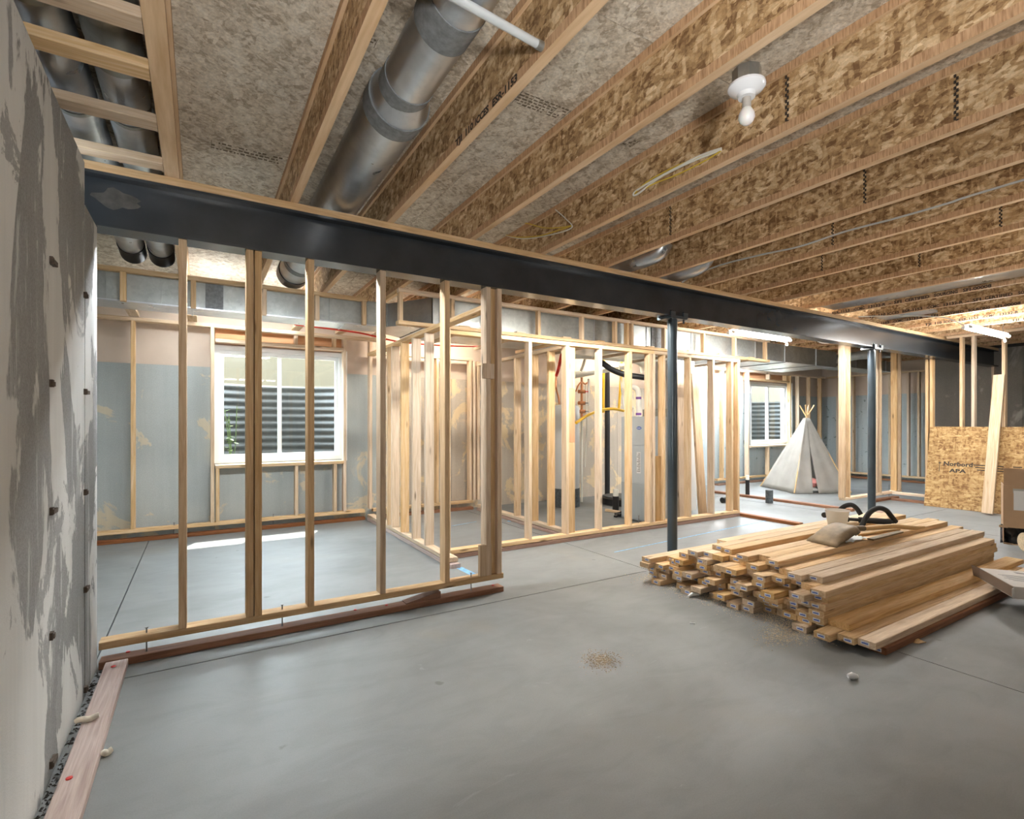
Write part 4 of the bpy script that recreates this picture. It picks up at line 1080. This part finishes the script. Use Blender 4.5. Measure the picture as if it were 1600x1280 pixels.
# sump pit
sp = on_z(972, 787, 0.0)
t = thing('sump_pit', 'round black sump pit rim with lid in the furnace room floor', 'sump pit', sp)
MB().lathe([(0.30, 0.0), (0.34, 0.012), (0.34, 0.10), (0.31, 0.12), (0.30, 0.115)], sp, 36).build('rim', 'black', t, 40)
MB().lathe([(0.29, 0.10), (0.29, 0.125), (0.02, 0.13)], sp, 36).build('lid', 'crete_dirt', t, 40)
q = on_z(962, 797, 0.0)
t = thing('pipe_stub', 'black pipe stub with white cap in front of the sump pit', 'pipe', q)
MB().lathe([(0.045, 0.0), (0.045, 0.20)], q, 18).build('stub', 'black', t, 40)
MB().lathe([(0.040, 0.20), (0.040, 0.29), (0.035, 0.30)], q, 18).build('cap', 'pvc', t, 40)
a, b = on_z(946, 797, 0.02), on_z(985, 803, 0.02)
tag(lum_dir('scrap_board', a, b, (0, 0, 1), 0.038, 0.02, 'pine'), 'thin pine offcut lying on the furnace room floor', 'board')
q = on_z(970, 807, 0)
m = MB()
for k in range(14):
    a = R.uniform(0, 6.28); m.obox(q + Vector((R.uniform(-.08, .08), R.uniform(-.06, .06), 0.02 + R.uniform(0, .02))), (0.04*math.cos(a), 0.04*math.sin(a), R.uniform(-.015, .015)), (-0.02*math.sin(a), 0.02*math.cos(a), 0), (0, 0, 0.012))
tag(m.build('cable_tangle', 'black'), 'small black crumpled bag on the furnace room floor', 'bag')

# plastic wrapped translucent sheets and leaning boards behind wall D
for k, (ub, ut, lab) in enumerate(((1066, 1060, 'tall board leaning behind the furnace room wall near the post'), (1098, 1083, 'tall board leaning behind the furnace room wall near its corner'))):
    a = on_y(ub, 803, 4.62); a.z = 0.001; a2 = Vector((on_y(ut, 600, 4.95).x, 4.93, 1.95))
    tag(lum_dir('leaning_board', a + Vector((0, 0, 0.02)), a2, (1, 0, 0), 0.14, 0.038, 'cut'), lab, 'board', )
t = thing('foil_panel', 'silver foil faced ducting box wrapped in plastic behind the furnace room wall', 'air handler', (5.7, 5.4, 0))
box('lower_box', 5.70, 6.15, 5.0, 5.6, 0.0, 1.32, 'carton', t)
box('metal_band', 5.69, 6.16, 4.99, 5.61, 1.325, 1.46, 'galvd', t)
box('upper_box', 5.72, 6.13, 5.02, 5.58, 1.465, 2.15, 'galv', t)
# black pieces by the doorway
q = on_z(1202, 786, 0)
tag(MB().lathe([(0.055, 0.0), (0.055, 0.20), (0.05, 0.205)], q, 20).build('drain_stub', 'crete_dirt', None, 40), 'fat dirty black drain stub standing on the open floor', 'pipe')
q = on_z(1168, 773, 0)
t = thing('pipe_stub', 'slim black pipe stub with cream top near the far window', 'pipe', q)
MB().lathe([(0.035, 0.0), (0.035, 0.26)], q, 16).build('stub', 'black', t, 40)
MB().lathe([(0.030, 0.26), (0.030, 0.34)], q, 16).build('cap', 'pvc', t, 40)
q = on_z(1131, 786, 0)
tag(MB().tube([q + Vector((-.04, 0, .045)), q + Vector((.04, 0, .045))], 0.045, 16).build('pipe_elbow', 'black', None, 50), 'small black pipe fitting on the floor behind the furnace room wall', 'pipe')

# ================================================================== TEEPEE
FL, FR = on_z(1241, 772, 0), on_z(1330, 771, 0)
ed = (FR - FL); L = ed.length; ed.normalize(); pd = Vector((-ed.y, ed.x, 0))
BL, BR = FL + pd * L, FR + pd * L
apex = (FL + BR) / 2 + Vector((0.03, -0.04, 0)); ZA = 1.40
t = thing('teepee', 'beige canvas play teepee with crossed wooden poles', 'teepee', (apex.x, apex.y, 0))
cors = [FL, FR, BR, BL]
top = [Vector((apex.x, apex.y, ZA)) + (c - apex).normalized() * 0.03 for c in cors]
for k, c in enumerate(cors):
    a = Vector((c.x, c.y, 0.012)); d = (Vector((apex.x, apex.y, ZA)) - a)
    off = Vector((math.cos(k*1.7), math.sin(k*1.7), 0)) * 0.015
    MB().tube([a, a + d * 1.14 + off], 0.012, 10).build('pole', 'pole', t, 50)
def cloth(a, b, ta, tb, u0, u1, v0=0.0, sag=0.03, name='canvas_side', mat='canvas', curve=None, inset=0.0):
    m = MB(); nu, nv = 10, 16
    n = (b - a).cross(Vector((0, 0, 1))).normalized()
    for j in range(nv + 1):
        v = v0 + (1 - v0) * j / nv
        for i in range(nu + 1):
            lo, hi = (u0, u1) if not curve else curve(v)
            u = lo + (hi - lo) * i / nu
            p = a.lerp(b, u).lerp(ta.lerp(tb, u), v * 0.97)
            p = p + Vector((0, 0, 0.006)) * (1 - v) - n * (sag * math.sin(math.pi * u) * (1 - v) + inset) + n * 0.012 * math.sin(u * 23 + v * 3) * (1 - v)
            m.v.append(tuple(p))
    for j in range(nv):
        for i in range(nu):
            q = j * (nu + 1) + i; m.f.append((q, q + 1, q + nu + 2, q + nu + 1))
    o = m.build(name, mat, t, 60); so = o.modifiers.new('thick', 'SOLIDIFY'); so.thickness = 0.004
    return o
gapf = lambda v: 0.075 * max(0.0, 1 - (v / 0.62)) ** 0.6
cloth(FL, FR, top[0], top[1], 0, 0, sag=0.0, name='front_canvas', curve=lambda v: (0.0, 0.36 - gapf(v) * 0.55 if v < 0.62 else 0.36))
cloth(FL, FR, top[0], top[1], 0, 0, sag=0.0, name='front_canvas', curve=lambda v: (0.36 + gapf(v) * 1.0 if v < 0.62 else 0.36, 1.0))
cloth(FR, BR, top[1], top[2], 0, 1)
cloth(BR, BL, top[2], top[3], 0, 1, name='canvas_side', mat='canvas_in')
cloth(BL, FL, top[3], top[0], 0, 1)
m = MB()
cpos = FL.lerp(FR, 0.40) + pd * 0.22
for zz, hh, mt, nm in ((0.0, 0.09, 'paper', 'floor_cushion'), (0.092, 0.17, 'pink', 'cushion')):
    q = MB(); n = 10
    for i in range(n + 1):
        for j in range(n + 1):
            a, b = i / n * 2 - 1, j / n * 2 - 1; w = (1 - a**4) * (1 - b**4)
            q.v.append(tuple(cpos + ed * a * 0.15 + pd * b * 0.12 + Vector((0, 0, zz + hh * (0.5 + 0.5 * w)))))
    for i in range(n + 1):
        for j in range(n + 1):
            a, b = i / n * 2 - 1, j / n * 2 - 1; w = (1 - a**4) * (1 - b**4)
            q.v.append(tuple(cpos + ed * a * 0.15 + pd * b * 0.12 + Vector((0, 0, zz + hh * 0.5 * (1 - w)))))
    N = (n + 1)**2
    for i in range(n):
        for j in range(n):
            c = i*(n+1) + j; q.f.append((c, c+n+1, c+n+2, c+1)); q.f.append((N+c, N+c+1, N+c+n+2, N+c+n+1))
    tag(q.build(nm, mt, None, 70), {'cushion': 'pink cushion seen through the teepee opening', 'floor_cushion': 'white cushion under the pink one inside the teepee'}[nm], 'cushion')

# ================================================================== OSB SHEET AND LEANING BOARD
t = thing('osb_sheet', 'full OSB sheet leaning on the stud partition, stamped with black print', 'OSB sheet', (9.5, 2.25, 0))
ang = math.atan2(9.652 - 9.43, 1.22)
up = Vector((math.sin(ang), 0, math.cos(ang))); nn = Vector((-math.cos(ang), 0, math.sin(ang)))
c0 = Vector((9.43, 3.46, 0.002)); th = 0.0115
o = MB().obox(c0 + up * 0.61 + Vector((0, -1.22, 0)), (0, 1.22, 0), up * 0.61, nn * (th / 2)).build('sheet', 'sheet', t)
def on_sheet(dy, dz): return c0 + Vector((0, -dy, 0)) + up * dz + nn * (th / 2 + 0.0006)
text('print', 'Norbord', 0.085, on_sheet(0.20, 0.63), (0, -1, 0), up, 'ink', t, 0.34)
text('print', 'APA', 0.075, on_sheet(0.28, 0.535), (0, -1, 0), up, 'ink', t, 0.20)
for a, b in ((0.13, 0.53),):
    MB().obox(on_sheet(0.155, 0.61), (0, 0.004, 0), up * 0.075, nn * 0.0004).build('print_arrow', 'ink', t)
    MB().obox(on_sheet(0.155, 0.665), (0, 0.016, 0), up * 0.006, nn * 0.0004).build('print_arrow', 'ink', t)
for k in range(7):
    d = 0.62 + k * 0.20 + (0.05 if k > 2 else 0)
    for j in range(3):
        MB().obox(on_sheet(d + 0.01 * j, 0.66 - 0.035 * j), (0, 0.07 - 0.012 * ((k + j) % 3), 0), up * 0.007, nn * 0.0004).build('print_line', 'ink', t)
fb = on_z(1540, 806, 0.0); tp = on_x(1566, 584, 9.63)
tag(lum_dir('leaning_board', Vector((9.17, fb.y, 0.025)), on_x(1561.5, 586, 9.61), (0, 1, 0), 0.12, 0.036, 'pine'), 'wide pine board leaning in front of the OSB sheet', 'board')

# ================================================================== LUMBER STACK
st_me = MB().box(-0.0006, 0.0, -0.021, 0.021, -0.0095, 0.0095)
st_me.v = [(x, y, z) for x, y, z in st_me.v]
tmp = st_me.build('end_tag', 'sticker'); ST = tmp.data; bpy.data.objects.remove(tmp)
tmp = MB().box(-0.0011, -0.0007, -0.016, 0.016, -0.004, 0.002).box(-0.0011, -0.0007, -0.016, 0.006, 0.004, 0.006).build('tag_print', 'blue'); SP = tmp.data; bpy.data.objects.remove(tmp)
def stud_board(x0, yc, z0, L, yaw=0.0, mat='stack', label='pine stud in the big stack of lumber', group='studs in the lumber stack', tagged=True, W=0.089, cat='lumber', roll=0.0, name='pine_stud'):
    p0 = Vector((x0, yc, z0 + 0.019)); p1 = p0 + Vector((math.cos(yaw), math.sin(yaw), 0)) * L
    o = lum_dir(name, p0, p1, (0, math.cos(roll), math.sin(roll)), W, 0.038, mat)
    tag(o, label, cat, group)
    if tagged:
        e = bpy.data.objects.new('end_tag', ST); COL.objects.link(e)
        e.parent = o; e.location = (-L/2 - 0.0001, R.uniform(-0.018, 0.018), R.uniform(-0.004, 0.004))
        f = bpy.data.objects.new('tag_print', SP); COL.objects.link(f); f.parent = e
    return o
heights = [5, 5, 6, 7, 8, 9, 9, 8, 9, 9, 9, 8, 8, 8, 7]
for i, h in enumerate(heights):
    yc = 2.93 - i * 0.0905
    for k in range(h):
        x0 = 3.12 + R.uniform(-0.085, 0.13) + (0.06 if k > 6 else 0) - (0.05 if i < 2 else 0)
        if R.random() < 0.10: x0 += R.uniform(0.05, 0.16)
        top_ = (k == h - 1)
        lab = 'pine stud in the body of the big lumber stack'
        if top_ : lab = 'pine stud on top of the big lumber stack'
        stud_board(x0, yc + R.uniform(-0.0008, 0.0008), 0.0005 + k * 0.0385, R.choice((2.655, 2.655, 2.66, 2.60, 2.72)), 0.0,
                   label=lab, group='studs on top of the stack' if top_ else 'studs in the lumber stack', tagged=R.random() < 0.85)
# loose boards in front of the stack
tl = 'loose pine board lying in front of the lumber stack'
stud_board(3.16, 1.372, 0.0005, 2.8, 0.0, 'pt', 'dark treated board on the floor at the near edge of the lumber stack', 'loose treated boards', True, name='treated_board')
stud_board(3.22, 1.474, 0.0005, 2.7, 0.0, 'pt', 'dark treated board on the floor under the loose pine boards', 'loose treated boards', True, name='treated_board')
stud_board(3.20, 1.566, 0.0005, 2.6, 0.0, label=tl, group='loose boards by the stack', name='pine_board')
stud_board(3.08, 1.388, 0.039, 2.68, 0.0, label=tl, group='loose boards by the stack', name='pine_board')
stud_board(3.05, 1.479, 0.039, 2.66, 0.0, label=tl, group='loose boards by the stack', name='pine_board')
stud_board(2.98, 1.570, 0.039, 2.62, 0.0, label=tl, group='loose boards by the stack', name='pine_board')
o = stud_board(3.13, 1.556, 0.0775, 2.75, -0.012, label='wide pine board lying tilted on the loose boards', group=None, W=0.115, tagged=False, name='pine_board')
# extra boards lying on the stack
stud_board(3.45, 2.565, 0.3085, 2.44, 0.0, 'stack', 'single pine board lying on the far side of the stack top', None, True, name='pine_board')
stud_board(3.95, 2.66, 0.2702, 2.35, 0.0, 'pt', 'reddish board lying on the far step of the stack', None, False, name='treated_board')

ZT = 0.3475
# shovel
P0, P1 = on_z(1283, 851, ZT), on_z(1444, 821, ZT + 0.06)
d = Vector((P1.x - P0.x, P1.y - P0.y, 0)).normalized(); sd = Vector((-d.y, d.x, 0))
t = thing('shovel', 'muddy square mouth shovel with wooden handle on the lumber stack', 'shovel', (P0.x, P0.y, ZT))
m = MB(); nu, nv = 12, 14
BLN = 0.33
for j in range(nv + 1):
    v = j / nv
    for i in range(nu + 1):
        u = i / nu * 2 - 1
        w = 0.125 if v < 0.7 else 0.125 * (1 - ((v - 0.7) / 0.3) ** 2 * 0.78)
        z = 0.004 + 0.135 * math.sin(min(1, v * 1.1) * math.pi / 2) ** 0.75 - 0.04 * abs(u)**7 * min(1, v * 3) - 0.055 * max(0, v - 0.82) / 0.18
        z = max(z, 0.003)
        m.v.append(tuple(P0 + d * (BLN * v) + sd * (w * u) + Vector((0, 0, z))))
for j in range(nv):
    for i in range(nu):
        q = j*(nu+1) + i; m.f.append((q, q + nu + 1, q + nu + 2, q + 1))
bl = m.build('blade', 'shovel', t, 60); so = bl.modifiers.new('thick', 'SOLIDIFY'); so.thickness = 0.003; so.offset = -1
s0 = P0 + d * (BLN - 0.03) + Vector((0, 0, 0.098)); s1 = P0 + d * (BLN + 0.13) + Vector((0, 0, 0.088))
MB().tube([s0 - d * 0.05 + Vector((0, 0, 0.01)), s0, s1], [0.010, 0.021, 0.021], 14).build('socket', 'shovel', t, 50)
e1 = Vector((P1.x, P1.y, ZT + 0.045))
MB().tube([s1 - d * 0.03, s1.lerp(e1, 0.5) + Vector((0, 0, 0.012)), e1 - d * 0.10, e1], [0.0185, 0.019, 0.018, 0.010], 14).build('handle', 'shaft', t, 50)
# second long handled tool lying behind the shovel
q0, q1 = on_z(1340, 836, ZT + 0.012), on_z(1405, 827, ZT + 0.012)
tag(MB().tube([q0, q1], 0.011, 10).build('wooden_rod', 'shaft', None, 50), 'thin wooden rod beside the shovel handle', 'rod')
q0, q1 = on_z(1360, 843, ZT + 0.008), on_z(1407, 831, ZT + 0.008)
tag(MB().obox((q0 + q1) / 2, (q1 - q0) / 2, (0, 0.022, 0), (0, 0, 0.006)).build('hand_saw', 'shovel'), 'dull metal blade lying beside the shovel handle', 'blade')
q = on_z(1330, 845, ZT)
m = MB(); n = 8
for i in range(n + 1):
    for j in range(n + 1):
        a, b = i / n - .5, j / n - .5
        m.v.append(tuple(q + Vector((a * 0.30, b * 0.10, 0.003 + 0.016 * abs(math.sin(a * 9 + b * 14))))))
for i in range(n):
    for j in range(n):
        c = i*(n+1) + j; m.f.append((c, c+n+1, c+n+2, c+1))
o = tag(m.build('plastic_wrapper', 'paper', None, 60), 'crumpled white plastic wrapper beside the shovel', 'wrapper')
so = o.modifiers.new('thick', 'SOLIDIFY'); so.thickness = 0.002; so.offset = 1
# plastic tub of screws
q = on_z(1308, 822, ZT); q.z = ZT
t = thing('plastic_tub', 'translucent plastic tub with screws on the lumber stack', 'tub', q)
m = MB().lathe([(0.068, 0.001), (0.072, 0.01), (0.092, 0.135), (0.098, 0.136), (0.098, 0.142), (0.089, 0.142), (0.069, 0.012), (0.02, 0.008)], q, 32)
m.build('bucket', 'tub', t, 40)
m = MB()
for k in range(50):
    a, r = R.uniform(0, 6.28), 0.058 * math.sqrt(R.random()); c = q + Vector((r*math.cos(a), r*math.sin(a), 0.016 + R.uniform(0, .012))); b = R.uniform(0, 6.28)
    m.obox(c, (0.012*math.cos(b), 0.012*math.sin(b), 0.002), (-0.002*math.sin(b), 0.002*math.cos(b), 0), (0, 0, 0.002))
o = m.build('screws', 'rust', t); o['kind'] = 'stuff'
# doorway pull-up bar
def on_vplane(u, v, A, B):
    n = Vector((B.y - A.y, A.x - B.x, 0)); dv = Vector(ray(u, v)); c = Vector((0, 0, EYE))
    return c + dv * ((A - c).dot(n) / dv.dot(n))
t = thing('pull_up_bar', 'black doorway pull-up bar with curved foam grips on the lumber stack', 'pull-up bar', on_z(1360, 815, ZT))
A, B = on_z(1319, 811, ZT + 0.035), on_z(1396, 816, ZT + 0.035)
MB().tube([A, B], 0.014, 14).build('crossbar', 'black', t, 50)
MB().tube([A.lerp(B, .30), A.lerp(B, .95)], 0.026, 14).build('foam_pad', 'foam', t, 50)
MB().tube([A.lerp(B, .0), A.lerp(B, .10)], 0.024, 14).build('end_pad', 'black', t, 50)
C2, D2 = on_z(1345, 826, ZT + 0.022), on_z(1399, 815, ZT + 0.03)
MB().tube(bez([C2] + [on_vplane(u, v, C2, D2) for u, v in ((1352, 811), (1360, 800), (1372, 794), (1384, 797), (1392, 806))] + [D2], 6), 0.021, 14).build('curved_grip', 'foam', t, 50)
C3, D3 = on_z(1288, 805, ZT + 0.03), on_z(1345, 806, ZT + 0.05)
MB().tube(bez([on_vplane(u, v, C3, D3) for u, v in ((1312, 797), (1320, 791), (1330, 789), (1338, 794), (1345, 804))], 6), 0.021, 14).build('curved_grip', 'foam', t, 50)
MB().tube([A.lerp(B, .25) + Vector((0, 0.05, 0)), A.lerp(B, .75) + Vector((0, 0.05, 0.0))], 0.012, 12).build('rear_bar', 'black', t, 50)
MB().tube([C3 + Vector((0, 0, 0.0)), C3 + Vector((0.05, 0.01, 0.0))], 0.026, 14).build('end_pad', 'foam', t, 50)

# ================================================================== BOXES ON THE RIGHT
P = on_z(1568, 850, 0)
ex = Vector((0.30, -0.95, 0)).normalized(); ez = Vector((0, 0, 1)); ey = Vector((0.95, 0.30, 0))
t = thing('cardboard_box', 'upright torn cardboard box with a white paper label', 'box', P)
W_, D_ = 0.55, 0.40
def panel(nm, o0, a, b, th, mat='card', parent=None):
    n = a.cross(b).normalized() * th / 2
    return MB().obox(o0 + a/2 + b/2, a/2, b/2, n).build(nm, mat, parent or t)
front = panel('front_panel', P + ez * 0.19, ex * W_, ez * 0.42, 0.006)
panel('side_panel', P + ey * 0.003 + ez * 0.02, ey * D_, ez * 0.59, 0.006)
panel('back_panel', P + ey * (D_ + .006) + ez * 0.002, ex * W_, ez * 0.60, 0.006)
panel('side_panel', P + ex * W_ + ey * 0.003 + ez * 0.02, ey * D_, ez * 0.59, 0.006)
panel('flap', P + ez * 0.613, ex * W_, (ez - ey * 0.05) * 0.175, 0.006)
panel('paper_label', P - ey * 0.0045 + ex * 0.075 + ez * 0.36, ex * 0.13, ez * 0.20, 0.001, 'paper', front)
panel('tape', P - ey * 0.004 + ex * 0.070 + ez * 0.535, ex * 0.115, ez * 0.045, 0.001, 'galvd', front)
m = MB()
for k in range(9):
    a = k / 8; m.obox(P + ex * (W_ * a) + ez * (0.185 + R.uniform(-.006, .006)) - ey * 0.001, ex * 0.034, ey * 0.003, ez * R.uniform(0.008, 0.018))
m.build('torn_edge', 'card', t)
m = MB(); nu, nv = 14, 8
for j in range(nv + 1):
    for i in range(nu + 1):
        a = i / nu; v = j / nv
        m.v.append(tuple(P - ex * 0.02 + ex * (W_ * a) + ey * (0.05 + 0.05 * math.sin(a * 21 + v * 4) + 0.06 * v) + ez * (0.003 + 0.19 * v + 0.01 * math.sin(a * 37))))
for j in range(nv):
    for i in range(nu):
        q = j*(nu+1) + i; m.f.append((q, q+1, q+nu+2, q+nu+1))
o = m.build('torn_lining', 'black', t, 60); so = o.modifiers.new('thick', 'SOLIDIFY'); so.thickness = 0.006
panel('bottom_panel', P + ez * 0.004, ex * W_, ey * D_, 0.006)
q = on_z(1609, 862, 0)
t = thing('paper_roll', 'tan paper roll lying in front of the torn cardboard box', 'roll', q)
MB().tube([q + Vector((-0.04, 0.03, 0.092)), q + Vector((0.10, -0.10, 0.092))], 0.09, 28).build('roll', 'saw', t, 40)

z1 = 0.192; z0 = 0.1165
a0, a1 = on_z(1531, 888, z1), on_z(1584, 917, z1)
le = a1 - a0; LL = le.length; le.normalize(); wd = Vector((-le.y, le.x, 0)); WW = 0.46
t = thing('white_carton', 'open printed white carton lying on the loose boards', 'box', Vector((a0.x, a0.y, z0)))
b0, b1 = Vector((a0.x, a0.y, z0)), Vector((a1.x, a1.y, z0)); H_ = z1 - z0
tp = panel('top_panel', Vector((a0.x, a0.y, z1)), le * LL, wd * WW, 0.004, 'carton')
panel('bottom_panel', b0 + ez * 0.002, le * LL, wd * WW, 0.004, 'carton')
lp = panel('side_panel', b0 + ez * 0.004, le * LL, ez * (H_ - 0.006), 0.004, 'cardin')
panel('side_panel', b0 + wd * WW + ez * 0.004, le * LL, ez * (H_ - 0.006), 0.004, 'carton')
fr = panel('front_panel', b1 + ez * 0.004, wd * WW, ez * (H_ - 0.006), 0.004, 'carton')
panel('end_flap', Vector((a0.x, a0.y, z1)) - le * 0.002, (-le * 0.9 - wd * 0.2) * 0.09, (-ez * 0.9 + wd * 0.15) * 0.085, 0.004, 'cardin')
panel('corner_flap', b1 + ez * 0.004, (le * 0.55 - wd * 0.35) * 0.06, ez * (H_ - 0.01), 0.004, 'carton')
text('print', 'PHILIPS', 0.045, b1 + wd * 0.05 + le * 0.0026 + ez * 0.016, wd, ez, 'blue', fr, 0.24, 0.15)
text('print', 'PHILIPS', 0.05, Vector((a0.x, a0.y, z1 + 0.0026)) + le * 0.10 + wd * 0.30, wd, -le, 'blue', tp, 0.15, 0.15)
m = MB()
for k in range(6): m.obox(Vector((a0.x, a0.y, z1 + 0.0024)) + le * (0.16 + 0.028 * k) + wd * 0.14, wd * (0.10 - 0.012 * (k % 3)), le * 0.0035, (0, 0, 0.0004))
m.build('print', 'seal', tp)
panel('hand_slot', Vector((a0.x, a0.y, z1 + 0.0022)) + le * 0.05 + wd * 0.17, le * 0.025 + wd * 0.10, le * 0.03 + wd * 0.005, 0.0006, 'black', tp)

for k in range(3):
    stud_board(4.62 + 0.05 * k, 1.0 + 0.004 * k, 0.0005 + k * 0.0385, 0.75, 0.0, 'pt', ['lowest red-brown offcut propping the white carton', 'middle red-brown offcut propping the white carton', 'topmost red-brown offcut propping the white carton'][k], None, False, name='treated_offcut')

# ================================================================== SMALL THINGS ON THE FLOOR
q = on_z(1332, 1062, 0)
m = MB().tube([q + Vector((-0.018, 0.012, 0.016)), q + Vector((0.0, 0.0, 0.018)), q + Vector((0.02, -0.012, 0.014))], [0.010, 0.017, 0.012], 9)
tag(m.build('wrapper', 'paper', None, 60), 'small crumpled clear wrapper on the bare floor in front of the stack', 'wrapper')
q = on_z(1438, 1005, 0)
m = MB()
for k in range(3): m.obox(q + Vector((0.012 * k - .01, 0.008 * k, 0.006)), (0.022, 0.010 * (k - 1), 0.003), (-0.004, 0.012, 0.004 * k), (0, 0, 0.002))
tag(m.build('wood_chip', 'cut'), 'broken wood chip on the floor beside the treated board', 'wood chip')
q = on_z(1083, 933, 0)
m = MB().tube([q + Vector((-.05, .0, .012)), q + Vector((0, .01, .016)), q + Vector((.05, -.01, .012))], [.008, .014, .009], 8)
tag(m.build('wrapper', 'paper', None, 60), 'small white plastic scrap in the sawdust before the stack', 'wrapper')
q = on_z(1082, 975, 0)
tag(MB().tube([q + Vector((-.01, .012, .004)), q + Vector((.008, -.014, .004))], .004, 7).build('wood_splinter', 'paper', None, 60), 'tiny pale splinter on the bare floor', 'splinter')
m = MB()
def flake(p, s):
    a = R.uniform(0, 6.28); c, n = math.cos(a), math.sin(a)
    m.add([(p.x + c*s, p.y + n*s, .0006), (p.x - n*s*.5, p.y + c*s*.5, .0006), (p.x - c*s, p.y - n*s, .0006), (p.x, p.y, s * 0.7)], [(0,2,1), (0,1,3), (1,2,3), (2,0,3)])
for k in range(7500):
    r = R.random()
    if r < 0.72:
        tt = R.random(); b = on_z(1015 + 290 * tt, 898 + 92 * tt, 0)
        p = b + Vector((-abs(R.gauss(0, 0.10)), R.gauss(0, 0.05), 0))
    elif r < 0.86: p = on_z(R.gauss(940, 14), R.gauss(1032, 7), 0)
    else: p = on_z(R.gauss(1225, 20), R.gauss(992, 9), 0)
    flake(p, R.uniform(0.002, 0.0055))
sd_ = m
m = MB()
for k in range(420):
    flake(Vector((R.uniform(WL + 0.004, -0.416), R.uniform(0.6, 3.28), 0)), R.uniform(0.004, 0.012))
tag(m.build('wall_debris', 'gap'), 'dark dirt and grit in the gap between left wall and weathered board', 'dirt', kind='stuff')
m = sd_
tag(m.build('sawdust', 'saw'), 'pale sawdust scattered on the floor along the stack ends', 'sawdust', kind='stuff')
